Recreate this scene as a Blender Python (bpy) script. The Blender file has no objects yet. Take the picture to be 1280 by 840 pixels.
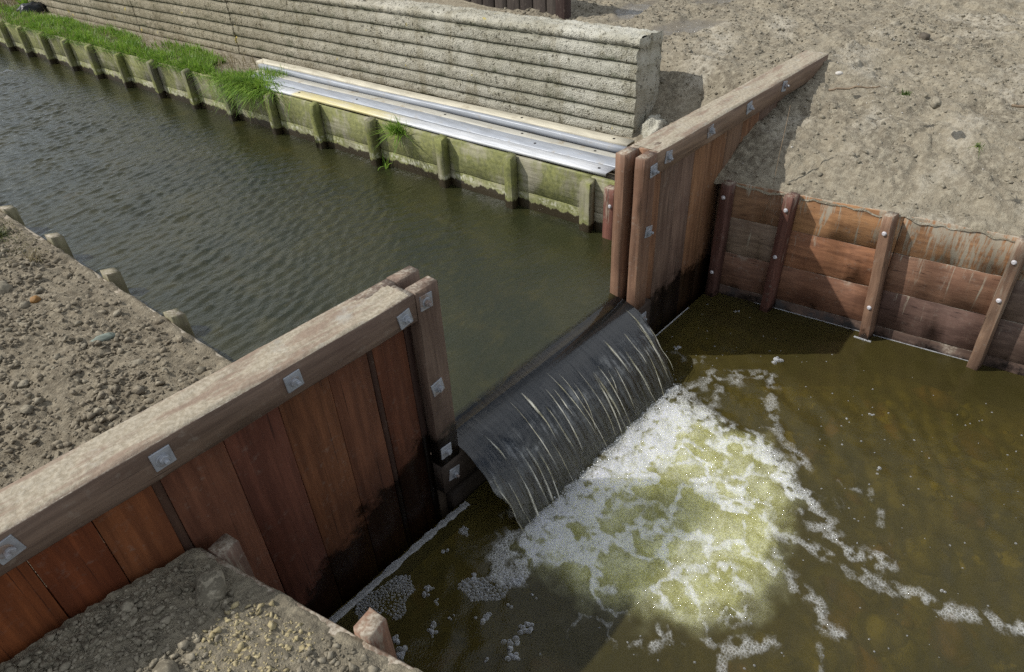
import bpy, bmesh, math, random
import numpy as np
from mathutils import Vector, Matrix
random.seed(7); RNG = np.random.default_rng(7)
S = bpy.context.scene
COL = S.collection

# ------------------------------------------------------------------ camera, sky, sun, exposure
FWD = Vector((math.cos(-.632)*math.cos(.758), math.cos(-.632)*math.sin(.758), math.sin(-.632)))
RGT = Vector((math.sin(.758), -math.cos(.758), 0)); UPV = RGT.cross(FWD)
c_, s_ = math.cos(-.057), math.sin(-.057)
R_ = c_*RGT + s_*UPV; U_ = -s_*RGT + c_*UPV
cam = bpy.data.cameras.new('camera'); cam.sensor_width = 36; cam.lens = 860.9/1280*36
cam.clip_start = .05; cam.clip_end = 2000
co = bpy.data.objects.new('camera', cam); COL.objects.link(co)
M4 = Matrix.Identity(4)
for i in range(3):
    M4[i][0], M4[i][1], M4[i][2] = R_[i], U_[i], -FWD[i]
M4.translation = Vector((-2.042, -2.46, 3.691))
co.matrix_world = M4
S.camera = co

TOSUN = Vector((-.62, .76, 1.0)).normalized()
w = bpy.data.worlds.new('World'); S.world = w; w.use_nodes = True
nt = w.node_tree; bg = nt.nodes['Background']
sky = nt.nodes.new('ShaderNodeTexSky'); sky.sky_type = 'NISHITA'; sky.sun_disc = False
sky.sun_elevation = math.asin(TOSUN.z); sky.sun_rotation = math.atan2(TOSUN.x, TOSUN.y)
sky.dust_density = 1.2; sky.air_density = 1.0; sky.altitude = 0
tc = nt.nodes.new('ShaderNodeTexCoord'); cn = nt.nodes.new('ShaderNodeTexNoise'); cn.inputs['Scale'].default_value = 2.6; cn.inputs['Detail'].default_value = 6; cn.inputs['Roughness'].default_value = .58
nt.links.new(tc.outputs['Generated'], cn.inputs['Vector'])
cr = nt.nodes.new('ShaderNodeMapRange'); cr.interpolation_type = 'SMOOTHSTEP'; cr.inputs[1].default_value = .36; cr.inputs[2].default_value = .58; cr.inputs[4].default_value = .8
nt.links.new(cn.outputs[0], cr.inputs[0])
cm = nt.nodes.new('ShaderNodeMix'); cm.data_type = 'RGBA'; cm.inputs[7].default_value = (11.5, 11.9, 12.4, 1)
nt.links.new(cr.outputs[0], cm.inputs[0]); nt.links.new(sky.outputs[0], cm.inputs[6]); nt.links.new(cm.outputs[2], bg.inputs[0])
bg.inputs[1].default_value = .080
sl = bpy.data.lights.new('sun', 'SUN'); sl.energy = 3.7; sl.angle = math.radians(.55); sl.color = (1, .965, .91)
so = bpy.data.objects.new('sun', sl); COL.objects.link(so)
so.rotation_euler = (-TOSUN).to_track_quat('-Z', 'Y').to_euler()
S.view_settings.view_transform = 'Standard'; S.view_settings.look = 'None'
S.view_settings.gamma = 1; S.view_settings.exposure = .12; S.view_settings.use_curve_mapping = False
S.render.filter_size = 1.05; S.cycles.use_denoising = False; S.cycles.sample_clamp_indirect = 3
S.cycles.max_bounces = 8; S.cycles.transparent_max_bounces = 12

# ------------------------------------------------------------------ numpy noise
def _hash(ix, iy, seed):
    h = (ix.astype(np.int64)*374761393 + iy.astype(np.int64)*668265263 + seed*1274126177) & 0x7fffffff
    h = ((h ^ (h >> 13))*1103515245) & 0x7fffffff
    return ((h ^ (h >> 16)) & 0xffff)/65535.0
def perlin(x, y, seed=0):
    x = np.asarray(x, float); y = np.asarray(y, float)
    ix = np.floor(x); iy = np.floor(y); fx = x-ix; fy = y-iy
    u = fx*fx*fx*(fx*(fx*6-15)+10); v = fy*fy*fy*(fy*(fy*6-15)+10)
    def g(dx, dy):
        a = _hash(ix+dx, iy+dy, seed)*2*np.pi
        return np.cos(a)*(fx-dx)+np.sin(a)*(fy-dy)
    n0 = g(0, 0)*(1-u)+g(1, 0)*u; n1 = g(0, 1)*(1-u)+g(1, 1)*u
    return 1.45*(n0*(1-v)+n1*v)
def fbm(x, y, oct=4, seed=0, gain=.5):
    a, s, o = 1.0, 0, 0
    for k in range(oct):
        s = s + a*perlin(x*2**k+17.3*k, y*2**k-9.1*k, seed+k); o += a; a *= gain
    return s/o
def lumps(x, y, seed=0):              # rounded clod-like cells
    ix = np.floor(x); iy = np.floor(y); best = np.full(np.shape(x), 9.0)
    for dx in (-1, 0, 1):
        for dy in (-1, 0, 1):
            px = ix+dx+_hash(ix+dx, iy+dy, seed); py = iy+dy+_hash(ix+dx, iy+dy, seed+5)
            r = .45+.55*_hash(ix+dx, iy+dy, seed+9)
            best = np.minimum(best, np.hypot(x-px, y-py)/r)
    return np.sqrt(np.clip(1-best*best, 0, 1))
def sstep(a, b, x):
    t = np.clip((x-a)/(b-a), 0, 1); return t*t*(3-2*t)

# ------------------------------------------------------------------ object helpers
def np_mesh(name, V, F, mats=(), smooth=False, attrs=None, mat_idx=None):
    """V (n,3); F (m,k) array of k-gons or a list of such arrays."""
    me = bpy.data.meshes.new(name)
    Fs = F if isinstance(F, list) else [F]
    Fs = [np.asarray(f, np.int32) for f in Fs if len(f)]
    nl = sum(f.size for f in Fs); npo = sum(len(f) for f in Fs)
    me.vertices.add(len(V)); me.vertices.foreach_set('co', np.asarray(V, np.float32).ravel())
    me.loops.add(nl); me.loops.foreach_set('vertex_index', np.concatenate([f.ravel() for f in Fs]))
    tot = np.concatenate([np.full(len(f), f.shape[1], np.int32) for f in Fs])
    st = np.concatenate([[0], np.cumsum(tot)[:-1]]).astype(np.int32)
    me.polygons.add(npo); me.polygons.foreach_set('loop_start', st)
    me.polygons.foreach_set('loop_total', tot)
    if smooth: me.polygons.foreach_set('use_smooth', np.ones(npo, bool))
    for m in mats: me.materials.append(m)
    if mat_idx is not None: me.polygons.foreach_set('material_index', np.asarray(mat_idx, np.int32))
    me.update(calc_edges=True)
    for k, v in (attrs or {}).items():
        a = me.attributes.new(k, 'FLOAT', 'POINT'); a.data.foreach_set('value', np.asarray(v, np.float32).ravel())
    return me
def link(name, me, parent=None, loc=None, color=None):
    o = bpy.data.objects.new(name, me); COL.objects.link(o)
    if parent is not None: o.parent = parent
    if loc is not None: o.location = loc
    if color is not None: o.color = (*color, 1)
    return o
def tag(o, label=None, cat=None, group=None, kind=None):
    for k, v in (('label', label), ('category', cat), ('group', group), ('kind', kind)):
        if v: o[k] = v
    return o
def thing(name, label, cat, loc=(0, 0, 0), group=None):
    o = bpy.data.objects.new(name, None); COL.objects.link(o); o.location = loc; o.empty_display_size = .1
    return tag(o, label, cat, group)
def root_loc(o):
    v = Vector((0, 0, 0))
    while o is not None: v += o.location; o = o.parent
    return np.array(v)
def wobj(name, V, F, mat, parent=None, smooth=False, color=None, attrs=None, kind=None):
    """mesh given in world coordinates, stored relative to its parent."""
    V = np.asarray(V, float)
    if parent is not None: V = V-root_loc(parent)
    o = link(name, np_mesh(name, V, F, [mat], smooth, attrs), parent, None, color)
    if kind: o['kind'] = kind
    return o
def beam_geo(A, B, u, w_, h_, seg=14, ch=.006, rough=.0015, seed=0, taper=1.0):
    """Sawn timber from A to B: w_ across u, h_ across axis x u; chamfered, slightly wavy arrises."""
    A = np.array(A, float); B = np.array(B, float); ax = B-A; L = np.linalg.norm(ax); ax /= L
    u = np.array(u, float); u -= ax*(u@ax); u /= np.linalg.norm(u); v = np.cross(ax, u)
    a, b = w_/2, h_/2
    prof = np.array([(-a+ch, -b), (a-ch, -b), (a, -b+ch), (a, b-ch), (a-ch, b), (-a+ch, b), (-a, b-ch), (-a, -b+ch)])
    rg = np.random.default_rng(seed+11); V = []
    t = np.linspace(0, 1, seg+1); J = rg.normal(0, rough, (seg+1, 8, 2))
    J[1:-1] = (J[:-2]+J[1:-1]*2+J[2:])/3
    for i in range(seg+1):
        k = 1+(taper-1)*t[i]
        P = prof*k+J[i]
        V.append(A+ax*L*t[i]+P[:, :1]*u+P[:, 1:]*v)
    V = np.concatenate(V); F = []
    for i in range(seg):
        for j in range(8):
            F.append((i*8+j, i*8+(j+1) % 8, (i+1)*8+(j+1) % 8, (i+1)*8+j))
    return V, [np.array(F), np.array([list(range(7, -1, -1)), [seg*8+j for j in range(8)]])]
def beam(name, A, B, u, w_, h_, mat, parent, color=None, **k):
    k.setdefault('seed', random.randrange(99999))
    V, F = beam_geo(A, B, u, w_, h_, **k)
    return wobj(name, V, F, mat, parent, color=color)

# ------------------------------------------------------------------ node helpers
class NB:
    def __init__(s, name):
        s.m = bpy.data.materials.new(name); s.m.use_nodes = True; s.t = s.m.node_tree
        s.p = s.t.nodes['Principled BSDF']; s.out = s.t.nodes['Material Output']
    def n(s, typ, **k):
        x = s.t.nodes.new('ShaderNode'+typ)
        for a, v in k.items(): setattr(x, a, v)
        return x
    def l(s, a, b): s.t.links.new(a, b)
    def setv(s, sock, v):
        if hasattr(v, 'is_output') or isinstance(v, bpy.types.NodeSocket): s.l(v, sock)
        elif isinstance(v, (tuple, list)) and len(v) == 3 and sock.type == 'RGBA': sock.default_value = (*v, 1)
        else: sock.default_value = v
    def math(s, op, a, b=None, c=None, clamp=False):
        x = s.n('Math', operation=op, use_clamp=clamp)
        for i, v in enumerate((a, b, c)):
            if v is not None: s.setv(x.inputs[i], v)
        return x.outputs[0]
    def vmath(s, op, a, b):
        x = s.n('VectorMath', operation=op); s.setv(x.inputs[0], a); s.setv(x.inputs[1], b); return x.outputs[0]
    def noise(s, vec, scale, detail=4, rough=.55, dist=0):
        x = s.n('TexNoise'); s.l(vec, x.inputs['Vector'])
        x.inputs['Scale'].default_value = scale; x.inputs['Detail'].default_value = detail
        x.inputs['Roughness'].default_value = rough; x.inputs['Distortion'].default_value = dist
        return x.outputs[0]
    def voro(s, vec, scale, feature='F1', out=0):
        x = s.n('TexVoronoi', feature=feature); s.l(vec, x.inputs['Vector']); x.inputs['Scale'].default_value = scale
        return x.outputs[out]
    def scale(s, vec, sc):
        return s.vmath('MULTIPLY', vec, sc)
    def map(s, v, a, b, c=0.0, d=1.0, smooth=True):
        x = s.n('MapRange', interpolation_type='SMOOTHSTEP' if smooth else 'LINEAR')
        s.setv(x.inputs[0], v); x.inputs[1].default_value = a; x.inputs[2].default_value = b
        x.inputs[3].default_value = c; x.inputs[4].default_value = d
        return x.outputs[0]
    def mix(s, f, a, b, mode='MIX'):
        x = s.n('Mix', data_type='RGBA', blend_type=mode)
        s.setv(x.inputs[0], f); s.setv(x.inputs[6], a); s.setv(x.inputs[7], b); return x.outputs[2]
    def ramp(s, f, stops):
        x = s.n('ValToRGB'); s.l(f, x.inputs[0]); e = x.color_ramp.elements
        e[0].position, e[0].color = stops[0][0], (*stops[0][1], 1)
        e[1].position, e[1].color = stops[1][0], (*stops[1][1], 1)
        for p_, c in stops[2:]:
            q = e.new(p_); q.color = (*c, 1)
        return x.outputs[0]
    def pos(s): return s.n('NewGeometry').outputs['Position']
    def nz(s):
        g = s.n('NewGeometry'); x = s.n('SeparateXYZ'); s.l(g.outputs['Normal'], x.inputs[0]); return x.outputs[2]
    def sep(s, v):
        x = s.n('SeparateXYZ'); s.l(v, x.inputs[0]); return x.outputs
    def bump(s, h, strength=.4, dist=.01, normal=None):
        x = s.n('Bump'); s.l(h, x.inputs['Height']); x.inputs['Strength'].default_value = strength
        x.inputs['Distance'].default_value = dist
        if normal is not None: s.l(normal, x.inputs['Normal'])
        return x.outputs[0]
    def fin(s, color, rough=.8, bump=None, spec=.4):
        s.setv(s.p.inputs['Base Color'], color); s.setv(s.p.inputs['Roughness'], rough)
        s.setv(s.p.inputs['Specular IOR Level'], spec)
        if bump is not None: s.l(bump, s.p.inputs['Normal'])
        return s.m

MUD = (.27, .225, .165)
def wood(name, axis, mud_top=0.0, wet=None, drip=0.0, scuff=.25, splash=None):
    """weathered hardwood; the tint is the object's own colour. wet = (a, b): wet below z = a + b*x"""
    b = NB(name); oi = b.n('ObjectInfo'); P = b.pos()
    off = b.vmath('SCALE', (3.7, 7.1, 5.3), (0, 0, 0)); off.node.inputs['Scale'].default_value = 1
    r3 = b.n('CombineXYZ'); b.l(b.math('MULTIPLY', oi.outputs['Random'], 37.0), r3.inputs[0]); b.l(b.math('MULTIPLY', oi.outputs['Random'], 11.0), r3.inputs[1]); b.l(b.math('MULTIPLY', oi.outputs['Random'], 23.0), r3.inputs[2])
    Q = b.vmath('ADD', P, r3.outputs[0])
    sc = {'x': (1.5, 22, 22), 'y': (22, 1.5, 22), 'z': (22, 22, 1.5)}[axis]
    G = b.scale(Q, sc)
    g1 = b.noise(G, 1.0, 7, .62, .4); g2 = b.noise(b.scale(Q, tuple(v*3.2 for v in sc)), 1.0, 4, .6)
    bl = b.noise(Q, 3.0, 4, .6); sp = b.noise(Q, 26, 4, .65)
    col = oi.outputs['Color']
    dark = b.mix(1.0, col, (.66, .62, .60), 'MULTIPLY'); lite = b.mix(1.0, col, (1.28, 1.25, 1.2), 'MULTIPLY')
    c = b.mix(b.map(g1, .3, .72), dark, lite)
    c = b.mix(b.map(g2, .45, .78, 0, .45), c, b.mix(1.0, col, (.5, .45, .43), 'MULTIPLY'))
    c = b.mix(b.map(bl, .38, .75, 0, .45), c, b.mix(1.0, col, (.6, .5, .5), 'MULTIPLY'))
    ck = b.noise(b.scale(Q, tuple(v*(2.6 if v > 5 else .7) for v in sc)), 1.0, 3, .5, .3)
    c = b.mix(b.map(ck, .655, .70, 0, .75), c, b.mix(1.0, col, (.22, .2, .2), 'MULTIPLY'))
    # grey scuffs and dried spatter
    sk = b.math('MULTIPLY', b.map(sp, .54, .72), b.map(b.noise(Q, 4.3, 3), .4, .65))
    c = b.mix(b.math('MULTIPLY', sk, scuff), c, (.25, .21, .17))
    rough = .72
    if drip:
        z = b.sep(P)[2]
        d1 = b.noise(b.scale(Q, (11, 11, 1.1)), 1.0, 5, .7, .5); d2 = b.noise(b.scale(Q, (40, 40, 7)), 1.0, 4, .7)
        hz = b.math('ADD', b.map(z, .15, 1.15, -.17, .09, False), b.map(b.sep(P)[1], -1.2, -1.6, 0, .065))
        dm = b.math('MULTIPLY', b.map(b.math('ADD', d1, hz), .56, .64), b.map(d2, .38, .56))
        c = b.mix(b.math('MULTIPLY', dm, drip), c, (.33, .29, .22))
    if mud_top:
        m1 = b.noise(P, 7, 6, .68); m2 = b.noise(P, 55, 4, .6)
        up = b.map(b.nz(), .55, .85)
        mm = b.math('MULTIPLY', up, b.map(b.math('ADD', b.math('MULTIPLY', m1, .75), b.math('MULTIPLY', m2, .25)), .36, .6), clamp=True)
        mc = b.mix(b.map(m2, .35, .65), (.22, .18, .13), (.42, .375, .30))
        c = b.mix(b.math('MULTIPLY', mm, mud_top), c, mc)
    if wet:
        xyz = b.sep(P); wn = b.noise(P, 5, 6, .7)
        lev = b.math('ADD', b.math('MULTIPLY', xyz[0], wet[1]), wet[0])
        lev = b.math('MINIMUM', lev, wet[2])
        d = b.math('SUBTRACT', b.math('ADD', lev, b.math('MULTIPLY', b.math('SUBTRACT', wn, .5), .6)), xyz[2])
        wm = b.map(d, -.02, .10)
        c = b.mix(wm, c, b.mix(1.0, c, (.14, .15, .16), 'MULTIPLY'))
        c = b.mix(b.map(d, -.38, .0, 0, .55), c, b.mix(1.0, c, (.45, .42, .42), 'MULTIPLY'))
        rough = b.map(wm, 0, 1, .72, .3, False)
    hb = b.math('ADD', b.math('MULTIPLY', g1, .6), b.math('MULTIPLY', sp, .5))
    return b.fin(c, rough, b.bump(hb, .4, .005), .3)

WXF = wood('hardwood_rail_face', 'x', .95, scuff=.5)
WZ = wood('hardwood_upright_wet_left', 'z', .9, wet=(.86, .50, .74))
WZR = wood('hardwood_upright_wet_right', 'z', .9, wet=(.42, 0.0, .42), scuff=.5)
WBR = wood('hardwood_revetment_board', 'y', .9, wet=(.07, 0.0, .07), drip=.95, scuff=.5)
WBP = wood('hardwood_revetment_post', 'z', .95, wet=(.06, 0.0, .06), drip=.6, scuff=.7)
WSILL = wood('hardwood_sill_wet', 'x', 0)
NYB = wood('grey_edge_board', 'y', .95, wet=(.68, 0.0, .68)); NZP = wood('grey_edge_post', 'z', .9, wet=(.70, 0.0, .70), scuff=.6)
WDARK = wood('old_dark_boards', 'z', .3, scuff=.5)

def mossy(name, axis):
    b = NB(name); oi = b.n('ObjectInfo'); P = b.pos(); xyz = b.sep(P)
    sc = {'y': (30, 1.5, 30), 'z': (30, 30, 1.5)}[axis]
    g = b.noise(b.scale(P, sc), 1.0, 6, .6, .3); n1 = b.noise(P, 2.6, 5, .62); n2 = b.noise(P, 24, 5, .65); n3 = b.noise(b.scale(P, (5, 5, 1.3)), 1.0, 5, .65)
    base = b.mix(b.map(g, .3, .7), (.22, .205, .145), (.40, .38, .285))
    base = b.mix(1.0, base, oi.outputs['Color'], 'MULTIPLY')
    green = b.mix(b.map(n2, .3, .7), (.105, .12, .026), (.235, .245, .065))
    gm = b.math('MULTIPLY', b.map(b.math('ADD', b.math('MULTIPLY', n1, .5), b.math('MULTIPLY', n3, .5)), .38, .54), b.map(xyz[2], .58, .70, .25, 1))
    c = b.mix(b.math('MULTIPLY', gm, .8), base, green)
    # pale lime crust just above the wet band, then the wet dark band at the waterline
    crust = b.math('MULTIPLY', b.math('MULTIPLY', b.map(n2, .44, .6), b.map(n3, .42, .58)), b.map(b.math('ABSOLUTE', b.math('SUBTRACT', xyz[2], b.math('ADD', .675, b.math('MULTIPLY', n1, .1)))), .045, .012))
    c = b.mix(b.math('MULTIPLY', crust, .8), c, (.46, .45, .36))
    wl = b.math('ADD', .605, b.math('MULTIPLY', b.noise(b.scale(P, (9, 9, 2)), 1.0, 5, .65), .16))
    wm = b.map(b.math('SUBTRACT', wl, xyz[2]), -.006, .012)
    c = b.mix(wm, c, (.035, .027, .014))
    return b.fin(c, b.map(wm, 0, 1, .85, .35), b.bump(b.math('ADD', g, n2), .5, .006), .3)
MY = mossy('mossy_board', 'y'); MZ = mossy('mossy_post', 'z')

def soil(name, a, b_, c_, sc=1.0, damp=0.0):
    b = NB(name); P = b.pos()
    n1 = b.noise(P, 1.7*sc, 6, .62); n2 = b.noise(P, 19*sc, 6, .7); n3 = b.noise(P, 130, 3, .6)
    c = b.mix(b.map(n1, .34, .66), a, b_); c = b.mix(b.map(n2, .4, .68), c, c_)
    c = b.mix(b.map(n3, .64, .74, 0, .5), c, (.42, .37, .29))
    rough = .95
    if damp:
        pu = b.n('Attribute', attribute_name='puddle').outputs['Fac']
        c = b.mix(b.map(pu, .2, .7, 0, .55), c, (.12, .105, .085)); rough = b.map(pu, .6, .95, .95, .12)
        pa = b.n('Attribute', attribute_name='pale').outputs['Fac']
        c = b.mix(b.math('MULTIPLY', pa, b.map(n2, .3, .6)), c, (.42, .385, .31))
    n4 = b.noise(P, 55, 4, .7)
    h = b.math('ADD', b.math('ADD', b.math('MULTIPLY', n2, 1.0), b.math('MULTIPLY', n3, .4)), b.math('MULTIPLY', n4, .8))
    bm = b.bump(h, .95, .016)
    c = b.mix(b.map(n4, .52, .7, 0, .45), c, b.mix(1.0, c, (.6, .58, .55), 'MULTIPLY'))
    return b.fin(c, rough, bm, .25)
SOILL = soil('clod_soil', (.14, .117, .082), (.205, .173, .121), (.29, .25, .18))
SOILB = soil('lower_clod_soil', (.15, .131, .095), (.215, .188, .135), (.28, .245, .175))
SOILR = soil('trodden_mud', (.175, .15, .109), (.27, .234, .17), (.35, .312, .232), 1.0, 1.0)
def cake():
    b = NB('caked_mud'); P = b.pos(); n = b.noise(P, 5, 6, .7); n2 = b.noise(P, 48, 4, .65); n3 = b.noise(b.scale(P, (2.2, 14, 14)), 1.0, 5, .65)
    c = b.mix(b.map(n2, .35, .68), (.28, .24, .175), (.40, .355, .275)); c = b.mix(b.map(n3, .46, .62, 0, .75), c, (.22, .155, .115)); c = b.mix(b.map(n, .55, .7, 0, .6), c, (.36, .35, .31))
    return b.fin(c, .95, b.bump(b.math('ADD', n2, b.math('MULTIPLY', n, .5)), .6, .008), .2)
CAKE = cake()
def clodmat(name, c1, c2, c3):
    b = NB(name); P = b.pos(); v = b.n('TexVoronoi'); b.l(P, v.inputs['Vector']); v.inputs['Scale'].default_value = 17
    n = b.noise(P, 40, 5, .65); k = b.sep(v.outputs['Color'])[0]
    c = b.mix(b.map(k, .1, .9, smooth=False), c1, c2); c = b.mix(b.map(n, .45, .75), c, c3)
    return b.fin(c, .95, b.bump(n, .6, .008), .2)
CLOD = clodmat('clods', (.125, .105, .075), (.215, .184, .133), (.34, .298, .222))
CLODB = clodmat('pale_clods', (.13, .114, .083), (.235, .208, .155), (.35, .31, .23))
CLODY = clodmat('yellowish_clods', (.30, .25, .14), (.38, .32, .18), (.45, .39, .25))
CLODR = clodmat('mud_crumbs', (.155, .138, .103), (.25, .222, .167), (.36, .325, .25))
PEB = clodmat('pale_pebbles', (.42, .40, .36), (.62, .60, .55), (.5, .45, .4))

def concrete():
    b = NB('ribbed_concrete'); P = b.pos()
    n1 = b.noise(P, 1.3, 5, .6); n2 = b.noise(P, 30, 5, .65); n3 = b.noise(P, 9, 5, .7); v = b.voro(P, 75)
    c = b.mix(b.map(n1, .35, .65), (.35, .335, .265), (.50, .485, .41))
    c = b.mix(b.map(n3, .5, .7, 0, .6), c, (.22, .20, .13))
    c = b.mix(b.map(n2, .58, .72, 0, .8), c, (.56, .54, .45))
    pits = b.math('MULTIPLY', b.map(b.noise(P, 34, 3, .6), .58, .64), b.map(n3, .4, .6))
    c = b.mix(pits, c, (.09, .08, .055))
    y = b.sep(P)[1]
    c = b.mix(b.map(y, 2, 9, 0, .8, False), c, b.mix(1.0, c, (.66, .58, .46), 'MULTIPLY'))
    vs = b.noise(b.scale(P, (3, 3.2, .55)), 1.0, 5, .65); c = b.mix(b.map(vs, .5, .66, 0, .6), c, b.mix(1.0, c, (.58, .54, .45), 'MULTIPLY'))
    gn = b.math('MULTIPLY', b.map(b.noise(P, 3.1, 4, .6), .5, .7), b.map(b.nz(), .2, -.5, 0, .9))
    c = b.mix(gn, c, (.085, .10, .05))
    gr = b.n('Attribute', attribute_name='groove').outputs['Fac']; c = b.mix(b.math('MULTIPLY', gr, .8), c, (.075, .078, .045))  # greenish dirt in the rib grooves, with the ribs' shade painted in
    li = b.math('MULTIPLY', b.map(b.noise(P, 5.5, 3, .5), .70, .74), b.map(n2, .4, .6))
    c = b.mix(li, c, (.50, .40, .09))
    h = b.math('SUBTRACT', b.math('ADD', b.math('MULTIPLY', n2, .8), b.math('MULTIPLY', v, .6)), b.math('MULTIPLY', pits, 1.4))
    return b.fin(c, .92, b.bump(h, .8, .014), .25)
CONC = concrete()
def metal(name, col, rough=.38, spots=.5, yellow=0):
    b = NB(name); P = b.pos(); n = b.noise(b.scale(P, (20, 2.5, 20)), 1, 5, .6); s = b.voro(P, 60)
    n3 = b.noise(P, 6, 5, .7)
    c = b.mix(b.map(n, .3, .7), col, tuple(v*.72 for v in col))
    c = b.mix(b.math('MULTIPLY', b.map(n3, .54, .7), spots), c, (.30, .25, .17))
    if name == 'zinc_plate':
        oi = b.n('ObjectInfo'); c = b.mix(b.math('MULTIPLY', b.map(n3, .42, .62), b.map(oi.outputs['Random'], .2, 1, 0, .85)), c, (.20, .12, .07))
    if yellow:
        y = b.sep(P)[1]; c = b.mix(b.math('MULTIPLY', b.math('MULTIPLY', b.map(y, 3.3, 4.2), b.map(y, 5.6, 5.5)), b.map(n, .1, .6, .4, .95)), c, (.60, .52, .25))
    b.setv(b.p.inputs['Metallic'], .12)
    return b.fin(c, b.map(n3, .3, .7, rough, rough+.25), b.bump(n, .15, .004), .5)
GALV = metal('galvanised_steel', (.40, .425, .46)); GALVW = metal('bright_galvanised_steel', (.68, .695, .71), .4, .12, 1)
GALVD = metal('soiled_galvanised_steel', (.50, .48, .41), .5, .9); GALVC = metal('cream_steel', (.62, .575, .45), .55, .6)
BOLT = metal('zinc_plate', (.34, .36, .39), .35, .35); BOLTH = metal('zinc_bolt_head', (.6, .58, .6), .3, .2)

def grassmat(name, c1, c2):
    b = NB(name); P = b.pos(); n = b.noise(P, 9, 3); n2 = b.noise(P, 70, 2)
    c = b.mix(b.map(n, .35, .65), c1, c2); c = b.mix(b.map(n2, .54, .68, 0, .65), c, (.34, .33, .11)); c = b.mix(b.map(b.noise(P, 25, 3), .52, .68, 0, .5), c, b.mix(1.0, c, (.45, .5, .5), 'MULTIPLY'))
    b.setv(b.p.inputs['Subsurface Weight'], 0.0)
    tr = b.n('BsdfTranslucent'); b.l(c, tr.inputs[0]); b.fin(c, .5, None, .3)
    mx = b.n('MixShader'); mx.inputs[0].default_value = .4; b.l(b.p.outputs[0], mx.inputs[1]); b.l(tr.outputs[0], mx.inputs[2])
    b.l(mx.outputs[0], b.out.inputs[0]); return b.m
GRASS = grassmat('grass_blades', (.10, .22, .02), (.25, .40, .05)); DRY = grassmat('dry_stems', (.2, .16, .09), (.30, .25, .16))

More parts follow.
